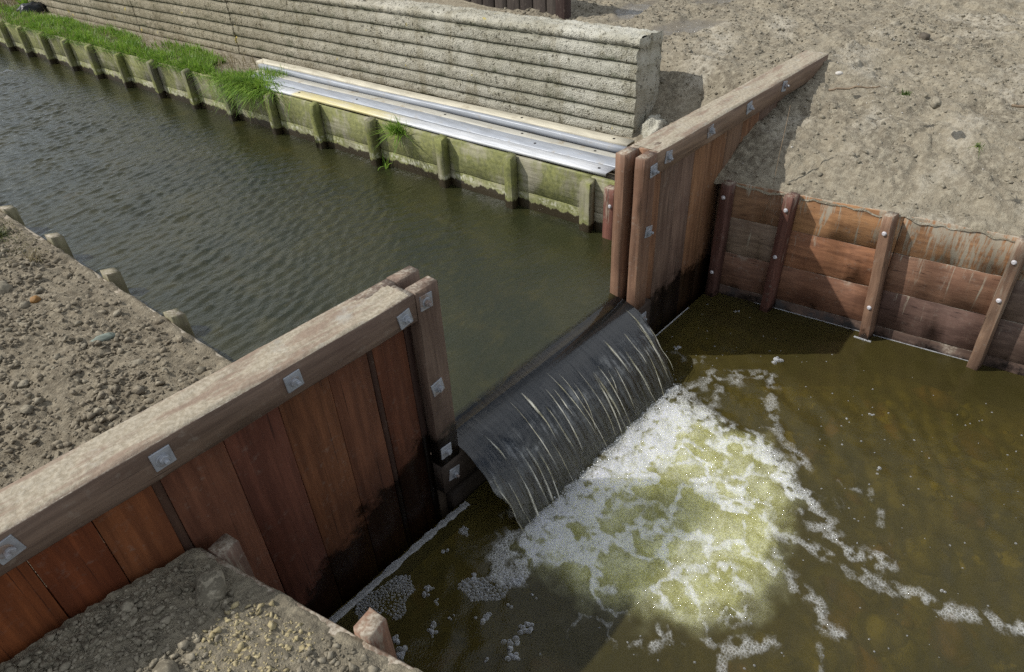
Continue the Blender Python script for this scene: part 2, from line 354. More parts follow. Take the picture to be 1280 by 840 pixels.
# ------------------------------------------------------------------ water materials
def water_mat(name, base, clear, ripple=None, pool=False, rough=.04):
    b = NB(name); P = b.pos(); t = b.t; t.nodes.remove(b.p)
    fr = b.n('Fresnel'); fr.inputs['IOR'].default_value = 1.40 if pool else 1.58
    gl = b.n('BsdfGlossy'); gl.inputs['Roughness'].default_value = rough
    df = b.n('SubsurfaceScattering') if pool else b.n('BsdfDiffuse'); tp = b.n('BsdfTransparent')
    n1 = b.noise(P, 1.1, 4, .55); n2 = b.noise(P, 3.5, 5, .6)
    c = b.mix(b.map(n1, .36, .64), base[0], base[1]); c = b.mix(b.map(n2, .5, .75, 0, .45), c, base[2])
    alpha = b.map(n1, .3, .7, clear*.75, clear*1.2, False)
    if not pool: alpha = b.math('MAXIMUM', alpha, b.map(b.sep(P)[1], .24, .17, 0, .85))
    bump = None
    if pool:
        fo = b.n('Attribute', attribute_name='foam').outputs['Fac']; ae = b.n('Attribute', attribute_name='aer').outputs['Fac']
        f1 = b.noise(P, 75, 4, .7); f2 = b.voro(P, 95); f3 = b.noise(P, 14, 5, .65, .6); f4 = b.noise(P, 170, 3, .7)
        tex = b.math('ADD', b.math('MULTIPLY', f1, .5), b.math('MULTIPLY', f3, .5))
        aer = b.math('MULTIPLY', ae, b.map(tex, .3, .62, .72, 1.0))
        c = b.mix(b.math('MULTIPLY', aer, .95), c, b.mix(b.map(b.math('ADD', b.math('MULTIPLY', b.noise(P, 4.5, 4, .6, .4), .7), b.math('MULTIPLY', f1, .3)), .38, .64), (.40, .395, .155), (.66, .665, .40)))
        fm = b.math('SUBTRACT', b.math('MULTIPLY', fo, 1.5), b.math('MULTIPLY', b.math('SUBTRACT', 1.0, tex), 1.0))
        lace = b.map(b.voro(P, 55, 'DISTANCE_TO_EDGE'), .05, .22, 1.0, .35); lace = b.mix(b.map(ae, .1, .5), lace, (1, 1, 1))
        fm = b.math('MULTIPLY', b.math('MULTIPLY', b.map(fm, -.05, .6), b.map(ae, .0, .55, .62, .93)), lace)
        spk = b.math('MULTIPLY', b.map(f4, .36, .60, .78, 1.0), b.map(b.voro(P, 42), .10, .45, 1.0, .72))
        fm = b.math('MULTIPLY', fm, spk)
        c = b.mix(fm, c, (.84, .86, .84))
        alpha = b.math('MULTIPLY', alpha, b.math('SUBTRACT', 1.0, b.math('MAXIMUM', fm, b.math('MULTIPLY', aer, .9)), clamp=True))
        c0 = c; h = b.math('ADD', b.math('MULTIPLY', f2, b.math('ADD', fm, .08)), b.math('MULTIPLY', b.math('ADD', f1, f3), b.math('ADD', b.math('MULTIPLY', ae, .9), .05)))
        bump = b.bump(h, .7, .016)
    if ripple:
        bump = b.bump(b.math('ADD', b.noise(b.scale(P, ripple[0]), 1.0, 4, .6, .3), b.math('MULTIPLY', b.noise(P, ripple[2], 3), .3)), ripple[1], .02)
    b.l(c, df.inputs[0]); tp.inputs[0].default_value = (.80, .74, .42, 1)
    if pool: df.falloff = 'RANDOM_WALK'; b.l(b.math('ADD', .10, b.math('MULTIPLY', ae, 1.3)), df.inputs['Scale']); df.inputs['Radius'].default_value = (1, 1, .6)
    if bump is not None:
        for nd in (fr, gl, df): b.l(bump, nd.inputs['Normal'])
    m1 = b.n('MixShader'); b.setv(m1.inputs[0], alpha); b.l(df.outputs[0], m1.inputs[1]); b.l(tp.outputs[0], m1.inputs[2])
    body = m1.outputs[0]
    if pool:
        pd = b.n('BsdfDiffuse'); b.l(c, pd.inputs[0]); b.l(bump, pd.inputs['Normal'])
        ms = b.n('MixShader'); b.l(b.map(b.math('MAXIMUM', ae, b.math('MULTIPLY', fm, .5)), .05, .35), ms.inputs[0]); b.l(pd.outputs[0], ms.inputs[1]); b.l(df.outputs[0], ms.inputs[2])
        b.l(ms.outputs[0], m1.inputs[1])
        fd = b.n('BsdfDiffuse'); fd.inputs[0].default_value = (.84, .86, .85, 1); b.l(bump, fd.inputs['Normal'])
        mf = b.n('MixShader'); b.l(b.math('MULTIPLY', fm, .40), mf.inputs[0]); b.l(body, mf.inputs[1]); b.l(fd.outputs[0], mf.inputs[2]); body = mf.outputs[0]
    m2 = b.n('MixShader'); b.l(fr.outputs[0], m2.inputs[0]); b.l(body, m2.inputs[1]); b.l(gl.outputs[0], m2.inputs[2])
    b.l(m2.outputs[0], b.out.inputs[0]); return b.m
UPW = water_mat('ditch_water', ((.030, .033, .014), (.046, .046, .017), (.074, .065, .018)), .28, ((10, 24, 10), .42, 60), rough=.03)
POOLW = water_mat('pool_water', ((.060, .051, .016), (.088, .072, .022), (.050, .040, .013)), .46, pool=True, rough=.05)
def fall_mat():
    b = NB('falling_water'); b.t.nodes.remove(b.p); P = b.pos(); z = b.sep(P)[2]
    st = b.noise(b.scale(P, (34, 2.0, 2.0)), 1.0, 5, .6); s2 = b.noise(b.scale(P, (110, 6, 6)), 1.0, 4, .6); n3 = b.noise(b.scale(P, (8, 13, 13)), 1, 5, .65, .6); sw = b.noise(b.scale(P, (18, 1.2, 1.2)), 1.0, 4, .6)
    fr = b.n('Fresnel'); fr.inputs[0].default_value = 1.62
    gl = b.n('BsdfGlossy'); gl.inputs['Roughness'].default_value = .07
    df = b.n('BsdfDiffuse'); tp = b.n('BsdfTransparent'); tp.inputs[0].default_value = (.80, .79, .66, 1)
    low = b.map(z, .46, .12)
    c = b.mix(b.map(st, .30, .72), b.mix(low, (.026, .030, .034), (.030, .030, .022)), b.mix(low, (.048, .052, .056), (.095, .093, .062)))
    band = b.math('MULTIPLY', b.map(z, .46, .39), b.map(z, .20, .33))  # mid-height band: a sky reflection painted into the colour as pale streaks
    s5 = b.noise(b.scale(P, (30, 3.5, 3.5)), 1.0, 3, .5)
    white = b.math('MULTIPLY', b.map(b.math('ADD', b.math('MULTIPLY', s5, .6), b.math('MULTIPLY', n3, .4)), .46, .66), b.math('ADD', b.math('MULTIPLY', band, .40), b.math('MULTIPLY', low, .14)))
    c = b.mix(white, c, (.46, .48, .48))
    b.l(c, df.inputs[0]); bm = b.bump(b.math('ADD', b.math('MULTIPLY', st, b.map(z, .52, .2, .15, 1.0)), b.math('MULTIPLY', s2, b.map(z, .5, .1, .05, .5))), .4, .02)
    for nd in (fr, gl, df): b.l(bm, nd.inputs['Normal'])
    al = b.math('MULTIPLY', b.map(z, .545, .50, .9, .48), b.math('SUBTRACT', 1.0, b.math('MULTIPLY', white, .9)))
    m1 = b.n('MixShader'); b.setv(m1.inputs[0], al); b.l(df.outputs[0], m1.inputs[1]); b.l(tp.outputs[0], m1.inputs[2])
    m2 = b.n('MixShader'); b.l(fr.outputs[0], m2.inputs[0]); b.l(m1.outputs[0], m2.inputs[1]); b.l(gl.outputs[0], m2.inputs[2])
    ed = b.n('Attribute', attribute_name='edge').outputs['Fac']
    cut = b.map(b.math('SUBTRACT', b.math('ADD', ed, b.map(z, .1, .5, 0, 1.2)), b.noise(b.scale(P, (40, 9, 9)), 1.0, 4, .7)), -.12, .12)
    t2 = b.n('BsdfTransparent'); m3 = b.n('MixShader'); b.l(cut, m3.inputs[0]); b.l(t2.outputs[0], m3.inputs[1]); b.l(m2.outputs[0], m3.inputs[2])
    b.l(m3.outputs[0], b.out.inputs[0]); return b.m
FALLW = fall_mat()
def strand_mat():
    b = NB('water_strand'); P = b.pos(); n = b.noise(b.scale(P, (30, 9, 9)), 1, 3); n2 = b.noise(b.scale(P, (90, 14, 14)), 1.0, 4)
    b.fin(b.mix(b.map(n, .35, .65), (.40, .37, .22), (.85, .83, .70)), .15, None, .6)
    at = b.n('Attribute', attribute_name='a').outputs['Fac']
    tp = b.n('BsdfTransparent'); mx = b.n('MixShader'); b.l(b.math('MULTIPLY', at, b.map(n2, .3, .62, .35, 1.0)), mx.inputs[0])
    b.l(tp.outputs[0], mx.inputs[1]); b.l(b.p.outputs[0], mx.inputs[2]); b.l(mx.outputs[0], b.out.inputs[0]); return b.m
STRAND = strand_mat()
def foam_mat(name, col, alpha):
    b = NB(name); P = b.pos(); n = b.noise(P, 60, 3)
    b.fin(b.mix(b.map(n, .35, .65), col, tuple(v*.7 for v in col)), .12, None, .7)
    tp = b.n('BsdfTransparent'); mx = b.n('MixShader'); mx.inputs[0].default_value = alpha
    lw = b.n('LayerWeight'); lw.inputs[0].default_value = .45
    b.l(b.map(lw.outputs['Facing'], .1, .75, alpha*.35, 1.0), mx.inputs[0])
    b.l(tp.outputs[0], mx.inputs[1]); b.l(b.p.outputs[0], mx.inputs[2]); b.l(mx.outputs[0], b.out.inputs[0]); return b.m
BUB = foam_mat('bubble_film', (.62, .64, .66), .55); FOAMS = foam_mat('foam_line', (.68, .70, .72), .98)
def bedmat():
    b = NB('pool_bed'); P = b.pos(); n = b.noise(P, 1.6, 6, .62); n2 = b.noise(P, 9, 6, .65); n3 = b.noise(P, 3.4, 4, .55)
    c = b.mix(b.map(n, .36, .62), (.07, .058, .02), (.26, .215, .06)); c = b.mix(b.map(n2, .46, .62, 0, .85), c, (.045, .04, .018)); c = b.mix(b.map(n3, .58, .68, 0, .8), c, (.30, .15, .045))
    c = b.mix(b.map(b.noise(P, 4.6, 3, .5), .62, .70, 0, .8), c, (.50, .40, .08))
    return b.fin(c, .9, None, .2)
BED = bedmat()
def plain(name, c, r=.7, var=.6, sc=12):
    b = NB(name); P = b.pos(); n = b.noise(P, sc, 5, .6)
    return b.fin(b.mix(b.map(n, .3, .7), tuple(v*var for v in c), c), r, b.bump(n, .4, .01), .3)

# ------------------------------------------------------------------ layout (metres; lower pool z = 0, weir along x, upstream = +y)
H, HU = 1.765, .596
def x_far(y): return 2.85-.047*y                     # water face of the far boards (upstream)
def x_near(y): return -.715-.04*y                    # water face of the near boards (upstream)
def x_rd(y): return 3.37-.14*y                       # water face of right downstream boards
def x_ld(y): return -1.60-.215*(y-.08)               # water face of left downstream boards

# ---- terrain
def axis(lo, hi, step, far_lo, far_hi, grow=1.22):
    a = list(np.arange(lo, hi+step*.5, step)); s = step; x = a[-1]
    while x < far_hi-1e-6: s *= grow; x = min(x+s, far_hi); a.append(x)
    s = step; x = a[0]; pre = []
    while x > far_lo+1e-6: s *= grow; x = max(x-s, far_lo); pre.append(x)
    return np.array(pre[::-1]+a)
def grid_mesh(U, Vv, fx, fy, fz, skirt=None):
    u, v = np.meshgrid(U, Vv, indexing='ij'); x = fx(u, v); y = fy(u, v); z = fz(x, y, u, v)
    P = np.stack([x, y, z], -1).reshape(-1, 3); n, m = len(U), len(Vv)
    i = np.arange(n-1)[:, None]*m+np.arange(m-1)[None, :]; i = i.ravel()
    return P, np.stack([i, i+m, i+m+1, i+1], -1)
def h_left(x, y, u):                                  # u = distance behind the boards
    amp = sstep(0, .12, u)
    return sstep(.14, .0, u)*(.045+.055*fbm(x*6, y*6, 4, 17)-1.2*np.clip(-u-.02, 0, None))+1.085+.10*(1-np.exp(-np.clip(u, 0, None)/.5))+.05*fbm(x*1.2, y*1.2, 3, 3)*amp + amp*(.024*lumps(x*9+.5*fbm(x*9, y*9, 2, 7), y*9+.5*fbm(x*9, y*9, 2, 9), 4)*(fbm(x*2, y*2, 2, 8)+.75)+.010*lumps(x*21, y*21, 5)+.030*fbm(x*14, y*14, 5, 6, .68)) + .006*fbm(x*30, y*30, 2, 15)
def h_lowleft(x, y, u):
    amp = sstep(0, .10, u)
    return sstep(.1, .0, u)*(.032+.030*fbm(x*7, y*7, 4, 18)-.8*np.clip(-u-.02, 0, None))+1.075+.13*(1-np.exp(-np.clip(u, 0, None)/.35))+.03*fbm(x*1.5, y*1.5, 2, 23)*amp+amp*(.012*lumps(x*13+.5*fbm(x*9, y*9, 2, 7), y*13, 24)+.005*lumps(x*28, y*28, 25)+.024*fbm(x*17, y*17, 5, 26, .68))+.008*fbm(x*30, y*30, 2, 27)
def h_far(x, y): return 1.74+.06*fbm(x*.5, y*.5, 3, 33)
def rough_r(x, y):
    wx = x+.06*fbm(x*5, y*5, 2, 34); wy = y+.06*fbm(x*5, y*5, 2, 31)
    return (.055*fbm(x*1.7, y*1.7, 3, 35)+.042*fbm(wx*5, wy*5, 5, 36, .6)+.030*lumps(wx*6, wy*6, 37)*(fbm(x*1.3, y*1.3, 2, 38) > -.2)
            +.020*lumps(wx*16, wy*16, 39)*sstep(-.2, .3, fbm(x*2.3, y*2.3, 2, 32))-.030*np.abs(fbm(wx*3.1, wy*3.1, 3, 30))+.011*fbm(x*34, y*34, 3, 40)-.01)
def h_rdown(x, y, u):
    base = 1.10+.56*(1-np.exp(-np.clip(u, 0, None)/.88)); k = sstep(1.75, 3.2, u); base = base*(1-k)+h_far(x, y)*k
    spill = (.055+.05*fbm(x*5, y*6, 4, 43)-2.2*np.clip(-u-.028, 0, None))*sstep(.14, .0, u)
    zd = base+spill+rough_r(x, y)*sstep(-.02, .25, u); kw = sstep(5.05, 5.32, x)*sstep(-.55, .10, y)
    return zd*(1-kw)+h_rup(x, y)*kw
def puddle(x, y):
    p = 0
    for cx, cy, rx, ry, a in ((5.85, 1.9, .55, .35, -.5), (6.3, 2.9, .7, .25, .2), (5.3, 2.5, .35, .18, .5), (7.4, 2.3, .5, .2, -.3)):
        dx, dy = x-cx, y-cy; q = np.hypot((dx*math.cos(a)+dy*math.sin(a))/rx, (-dx*math.sin(a)+dy*math.cos(a))/ry)
        p = np.maximum(p, sstep(1.2, .5, q+.45*fbm(x*2.5, y*2.5, 3, 60)))
    return p
def pale(x, y):
    p = 0
    for cx, cy, rx, ry, a in ((5.35, 1.2, .5, .2, .3), (6.3, .9, .6, .16, .5), (5.9, 1.55, .3, .2, 0), (4.6, 1.0, .35, .16, .2)):
        dx, dy = x-cx, y-cy; q = np.hypot((dx*math.cos(a)+dy*math.sin(a))/rx, (-dx*math.sin(a)+dy*math.cos(a))/ry)
        p = np.maximum(p, sstep(1.3, .3, q+.8*fbm(x*4, y*4, 3, 61)))
    return p*.8
def h_rup(x, y):
    wob = .10*fbm(x*2.2, y*2.2, 3, 51)
    k = sstep(3.95, 4.75, x+.047*y+wob)
    b = 1.065*(1-k)+1.70*k
    b = b+.13*sstep(3.75, 4.0, x)*(1-k)*(y < 1.6)
    k2 = sstep(4.8, 6.5, x); b = b*(1-k2)+h_far(x, y)*k2
    pu = puddle(x, y)
    return b-.03*pu+rough_r(x, y)*sstep(3.7, 4.2, x)*(1-.93*pu)+.01*fbm(x*9, y*9, 2, 52)

Uf = axis(-.045, 2.9, .014, -.045, 90); Vf = axis(.26, 5.6, .014, .26, 120)
V, F = grid_mesh(Uf, Vf, lambda u, v: x_near(v)-.04-u, lambda u, v: v, lambda x, y, u, v: h_left(x, y, u))
tag(wobj('soil_bank', V, F, SOILL, smooth=True), kind='structure', label='brown clod soil behind the upstream near boards')
Uf = axis(-.05, 1.9, .011, -.05, 90); Vf = axis(-2.2, .03, .011, -90, .03)
V, F = grid_mesh(Uf, Vf, lambda u, v: x_ld(v)-.045-u, lambda u, v: v, lambda x, y, u, v: h_lowleft(x, y, u))
tag(wobj('soil_bank', V, F, SOILB, smooth=True), kind='structure', label='pale crumbly soil inside the lower left boards')
Uf = axis(-.052, 5.2, .017, -.052, 150); Vf = axis(-4.0, .12, .017, -120, .12)
V, F = grid_mesh(Uf, Vf, lambda u, v: x_rd(v)+.045+u, lambda u, v: v, lambda x, y, u, v: h_rdown(x, y, u))
o = wobj('mud_ground', V, F, SOILR, smooth=True, attrs={'puddle': np.zeros(len(V)), 'pale': .6*sstep(.55, .8, fbm(V[:, 0]*1.5, V[:, 1]*1.5, 3, 77)+.5)})
tag(o, kind='structure', label='trodden grey brown mud sloping up behind the right boards')
Uf = np.concatenate([np.arange(0, .9, .05), axis(.9, 5.6, .025, .9, 150)]); Vf = axis(.12, 4.0, .025, .12, 160)
V, F = grid_mesh(Uf, Vf, lambda u, v: x_far(v)+.045+u, lambda u, v: v, lambda x, y, u, v: h_rup(x, y))
o = wobj('mud_ground', V, F, SOILR, smooth=True, attrs={'puddle': np.maximum(puddle(V[:, 0], V[:, 1]), .62*sstep(-.1, .35, fbm(V[:, 0]*.9, V[:, 1]*.9, 4, 63))*sstep(1.2, 2.2, V[:, 1])), 'pale': pale(V[:, 0], V[:, 1])})
tag(o, kind='structure', label='wet trampled mud behind the concrete wall')

# ---- beds
def quad(name, pts, mat, label=None):
    o = wobj(name, pts, np.array([[0, 1, 2, 3]]), mat); return tag(o, kind='structure', label=label)
quad('pool_bed', [(-60, -60, -.36), (60, -60, -.36), (60, .1, -.36), (-60, .1, -.36)], BED)
quad('channel_bed', [(-60, .1, -.15), (60, .1, -.15), (60, 130, -.15), (-60, 130, -.15)], BED)

# ---- upstream water with wind ripples
Ys = np.concatenate([[.17, .20, .24, .28, .33, .38, .44, .5], axis(.53, 13, .021, .53, 120)])
Xt = np.linspace(0, 1, 170)
v, t = np.meshgrid(Ys, Xt, indexing='ij')
left = np.where(v < .5, 0.0, x_near(v)); left = np.where((v >= .24), x_near(v)-.02, 0.0); right = np.where(v < .24, 2.03, x_far(v)+.02)
X = left+(right-left)*t; Y = v
rw = np.random.default_rng(3); Z = np.zeros_like(X)
for i in range(64):
    lam = .062*3.2**rw.random(); k = 2*np.pi/lam; th = math.radians(90+10+rw.normal(0, 20)); a = .0062*(lam/.2)**.95*rw.uniform(.5, 1)/7.0
    Z += a*np.sin(k*(np.cos(th)*X+np.sin(th)*Y)+rw.random()*6.28)
gust = np.clip(.75+.8*fbm(X*.5, Y*.35, 3, 70), .25, 1.4)
calm = sstep(.5, 3.2, Y)*.9+.1
shel = 1-.75*sstep(1.2, .1, x_far(Y)-X)
Z = (np.exp(Z*110)-1)/110; Z = Z*gust*calm*shel*2.35
# draw-down towards the crest
zc = np.interp(Y, [.17, .24, .35, .5, .75, 1.0], [.553, .564, .580, .589, .595, .596])
Z = Z*sstep(.3, .9, Y)+zc
n, m = X.shape; i = (np.arange(n-1)[:, None]*m+np.arange(m-1)[None, :]).ravel()
o = wobj('ditch_water', np.stack([X, Y, Z], -1).reshape(-1, 3), np.stack([i, i+1, i+m+1, i+m], -1), UPW, smooth=True)
tag(o, kind='structure', label='rippled olive ditch water held above the weir')

# ---- waterfall
prof = np.array([(.172, .5534), (.12, .5445), (.07, .533), (.02, .517), (-.03, .495), (-.08, .468), (-.14, .427), (-.20, .378), (-.26, .322), (-.32, .258), (-.375, .192), (-.425, .122), (-.47, .05), (-.505, -.02), (-.53, -.08)])
sl_ = np.concatenate([[0], np.cumsum(np.hypot(*np.diff(prof, axis=0).T))]); ss = np.linspace(0, sl_[-1], 90)
py = np.interp(ss, sl_, prof[:, 0]); pz = np.interp(ss, sl_, prof[:, 1]); ker = np.ones(7)/7
py[3:-3] = np.convolve(py, ker, 'valid'); pz[3:-3] = np.convolve(pz, ker, 'valid')
fr_ = np.clip((ss-.16)/(sl_[-1]-.16), 0, 1)
xs = np.linspace(0, 1, 260)
def fall_pt(t, f):                                   # t across, f = index fraction along the flow
    y = np.interp(f, np.linspace(0, 1, 90), py); z = np.interp(f, np.linspace(0, 1, 90), pz); q = np.interp(f, np.linspace(0, 1, 90), fr_)
    x0 = .003+.012*q+.02*q*np.sin(q*5); x1 = 2.027-.10*q**1.5
    fr2 = np.minimum(t, 1-t); wv_ = .022*np.sin(q*9+1)*q+.012*np.sin(q*23)*q
    return x0+(x1-x0)*t+wv_*np.clip(1-fr2/.06, 0, 1), y, z, q
f, t = np.meshgrid(np.linspace(0, 1, 90), xs, indexing='ij')
X, Y, Z, Q = fall_pt(t, f)
ridge = fbm(X*12+.5*Q, Q*1.5, 3, 81, .55)*.024*Q**1.1+fbm(X*38, Q*2.6, 3, 82)*.009*Q**1.5+.006*fbm(X*4, Q*6, 2, 84)*sstep(.05, .3, Q)
edge = np.minimum(t, 1-t); ridge += -.02*Q*sstep(.02, 0, edge)
Y = Y-ridge*.8; Z = Z+ridge*.5*(1-Q)
n, m = X.shape; i = (np.arange(n-1)[:, None]*m+np.arange(m-1)[None, :]).ravel()
fallE = thing('waterfall', 'glassy sheet of water spilling over the timber weir', 'waterfall', (1, 0, .5)); fallE['kind'] = 'structure'
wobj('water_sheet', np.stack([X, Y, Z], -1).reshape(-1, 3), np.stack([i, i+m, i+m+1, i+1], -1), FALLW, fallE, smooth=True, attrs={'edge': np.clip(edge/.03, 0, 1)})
rs = np.random.default_rng(12)
for kk in range(30):
    tt = (kk+.5)/30+rs.normal(0, .008); a = np.clip(rs.normal(.34, .12), .15, .62); b_ = np.clip(a+abs(rs.normal(.36, .17))+.10, 0, .98); big = rs.random() < .6; wd = rs.uniform(.008, .016) if big else rs.uniform(.004, .007)
    k = 26; ff = np.linspace(a, b_, k); wob = np.cumsum(np.cumsum(rs.normal(0, .00022, k)))+rs.normal(0, .004)*np.linspace(0, 1, k)
    x, y, z, q = fall_pt(np.clip(tt+wob, .004, .996), ff); along = np.sin(np.linspace(.02, np.pi-.02, k))**.7
    wv = wd*(.35+.65*along)*(.7+.3*np.sin(np.linspace(0, rs.uniform(2, 9), k)+tt*40))
    lift = .012+.014*q; y = y-lift; z = z+.007
    rows = [np.stack([x+sg*wv, y+.007*abs(sg), z], -1) for sg in (-1, -.45, 0, .45, 1)]
    al = np.concatenate([along*v_*rs.uniform(.75, 1.0) for v_ in (0, .75, 1, .75, 0)])
    i = np.arange(k-1); FF = np.concatenate([np.stack([i+j_*k, i+1+j_*k, i+(j_+1)*k+1, i+(j_+1)*k], -1) for j_ in range(4)])
    wobj('water_strand', np.concatenate(rows), FF, STRAND, fallE, smooth=True, attrs={'a': al})

# ---- pool water with foam attributes
PL = {
 'A': (((-.129, -.566), (.367, -.55), (1.014, -.56), (1.738, -.60)), .24, 1.0), 'A2': (((.1, -.70), (.6, -.70), (1.2, -.72), (1.65, -.75)), .16, .8), 'B': (((1.682, -.616), (1.741, -1.047), (1.731, -1.3), (1.582, -1.537), (1.448, -1.692), (1.452, -1.783)), .13, .97),
 'C': (((1.677, -.855), (2.329, -.819), (2.513, -1.002), (2.196, -1.17), (1.972, -1.292), (1.825, -1.493), (1.732, -1.65)), .085, .62),
 'D': (((1.448, -1.692), (1.361, -1.821), (1.308, -1.989), (1.194, -2.117), (1.216, -2.243), (1.321, -2.325)), .105, .72),
 'D2': (((1.308, -1.989), (1.102, -2.204), (1.077, -2.369), (1.148, -2.546), (1.106, -2.676), (1.233, -2.828), (1.267, -2.975), (1.338, -3.125)), .085, .70),
 'E': (((1.208, -1.453), (1.08, -1.762), (1.089, -1.99), (1.102, -2.204)), .07, .66), 'F': (((.888, -1.848), (.76, -1.989), (.757, -2.125), (.651, -2.217), (.673, -2.325)), .07, .66),
 'F2': (((1.05, -1.70), (.888, -1.848)), .05, .5),
 'G': (((1.711, -1.891), (1.788, -2.075), (1.672, -2.2), (1.504, -2.227)), .045, .55), 'H': (((-.142, -1.48), (.012, -1.56), (.107, -1.732), (.119, -1.833), (.209, -1.897), (.383, -2.024)), .06, .68),
 'H2': (((.119, -1.833), (.011, -1.919)), .05, .62), 'I': (((.373, -1.525), (.25, -1.653), (.171, -1.727)), .04, .55), 'J': (((.508, -2.252), (.36, -2.332)), .04, .55),
 'K': (((1.546, -1.072), (1.467, -1.189), (1.216, -1.284), (1.071, -1.23)), .07, .72), 'L': (((.298, -.702), (.197, -.856), (.097, -.893), (.134, -1.038), (.063, -1.153)), .065, .7),
 'L2': (((.298, -.702), (.6, -.85), (.75, -1.05)), .09, .62), 'L3': (((.95, -.68), (1.2, -.95), (1.3, -1.25)), .08, .62), 'L4': (((.55, -.62), (.70, -.95), (.50, -1.25)), .06, .6),
 'M': (((.37, -1.374), (.545, -1.488), (.627, -1.684), (.546, -1.782)), .09, .66), 'U': (((2.306, -.25), (2.273, -.424), (2.427, -.549)), .05, .5), 'U2': (((2.223, -.361), (2.31, -.524)), .05, .5),
 'W': (((1.9, -.55), (2.25, -.72)), .12, .6)}
def pl_dist(x, y, pts):
    d = np.full(x.shape, 9.0)
    for (ax, ay), (bx, by) in zip(pts[:-1], pts[1:]):
        ex, ey = bx-ax, by-ay; tt = np.clip(((x-ax)*ex+(y-ay)*ey)/(ex*ex+ey*ey), 0, 1)
        d = np.minimum(d, np.hypot(x-ax-tt*ex, y-ay-tt*ey))
    return d
AER = np.array([(-.087, -.50), (.324, -.5), (1.722, -.52), (1.80, -1.371), (1.40, -1.784), (.90, -1.86), (.539, -1.95), (.16, -1.74), (.0, -1.40), (-.12, -1.083), (-.16, -.797)])
def poly_sd(x, y, poly):
    d = np.full(x.shape, 9.0); inside = np.zeros(x.shape, bool); n = len(poly)
    for k in range(n):
        ax, ay = poly[k]; bx, by = poly[(k+1) % n]; ex, ey = bx-ax, by-ay
        tt = np.clip(((x-ax)*ex+(y-ay)*ey)/(ex*ex+ey*ey), 0, 1); d = np.minimum(d, np.hypot(x-ax-tt*ex, y-ay-tt*ey))
        c = ((ay > y) != (by > y)) & (x < (bx-ax)*(y-ay)/(by-ay+1e-12)+ax); inside ^= c
    return np.where(inside, d, -d)
def foam_fields(x, y):
    wx = x+.07*fbm(x*3.2, y*3.2, 3, 90)+.025*fbm(x*11, y*11, 3, 92); wy = y+.07*fbm(x*3.2, y*3.2, 3, 91)+.025*fbm(x*11, y*11, 3, 93)
    fo = np.zeros(x.shape)
    for pts, wd, st in PL.values():
        d = pl_dist(wx, wy, pts); fo = np.maximum(fo, st*(1 if st > .9 else .9)*sstep(1.35, .0, d/(wd*(1.2 if st > .9 else 1.45)*(1+.6*fbm(x*4, y*4, 2, 94)))))
    holes = (1-sstep(.25, .6, fbm(x*5.5, y*5.5, 3, 95)+.18)*.8)*(1-.6*sstep(-.05, .35, fbm(x*13, y*13, 4, 99)))
    fo = fo*holes
    sd = poly_sd(wx, wy, AER); ae = sstep(-.08, .20, sd+.10*fbm(x*8, y*8, 3, 98))
    ae = ae*np.clip(1.0-.18*sstep(-.1, .6, fbm(x*1.9, y*1.9, 3, 96)), 0, 1)
    rg1 = 1-np.abs(fbm(wx*2.6, wy*2.6, 4, 151, .55))*2.6; rg2 = 1-np.abs(fbm(wx*6.5, wy*6.5, 3, 152, .55))*2.4
    fo = np.maximum(fo, ae*np.clip(.72*sstep(.48, 1.0, rg1)+.30*sstep(.5, .95, rg2)*sstep(-.4, .5, fbm(x*1.6, y*1.6, 2, 153)), 0, .9)*np.clip(1.12-.30*np.clip(-y-.6, 0, 2), .4, 1))
    fo = np.maximum(fo, .58*sstep(-.60, .05, sd)*sstep(.70, 1.0, rg1)*sstep(-.35, .25, fbm(x*2.1, y*2.1, 2, 154)))
    fo = np.maximum(fo, ae*.55*sstep(.12, .6, fbm(x*3.0, y*2.4, 4, 97)+.25*sstep(-1.3, -.6, y)))
    return fo, ae
Xs = axis(-1.5, 3.7, .0135, -14, 16, 1.4); Yp = axis(-3.3, .0, .0135, -60, .0, 1.35)
x, y = np.meshgrid(Xs, Yp, indexing='ij')
fo, ae = foam_fields(x, y)
boil = np.exp(-((y+.75)/.45)**2)*sstep(-.15, .1, x)*sstep(2.0, 1.6, x)
z = (.0058*fbm(x*5+1.5*y, y*7, 4, 100)+.0016*np.sin(34*(x*.55-y)+7*fbm(x*1.5, y*1.5, 2, 107)))*sstep(9, 4, np.abs(y))+ae*(.046*fbm(x*6, y*6, 5, 101, .62)+.010*fbm(x*26, y*26, 3, 102))+boil*.028*(1+fbm(x*9, y*9, 3, 105))+fo*(.006+.006*fbm(x*40, y*40, 2, 103))
z += .004*np.sin(22*(np.hypot(x-.9, y+.6)+.12*fbm(x*2, y*2, 2, 104)))*sstep(2.8, 1.4, np.hypot(x-.9, y+.6))*(1-ae)
n, m = x.shape; i = (np.arange(n-1)[:, None]*m+np.arange(m-1)[None, :]).ravel()
o = wobj('pool_water', np.stack([x, y, z], -1).reshape(-1, 3), np.stack([i, i+m, i+m+1, i+1], -1), POOLW, smooth=True, attrs={'foam': fo, 'aer': ae})
tag(o, kind='structure', label='turbid olive stilling pool water frothing below the weir')

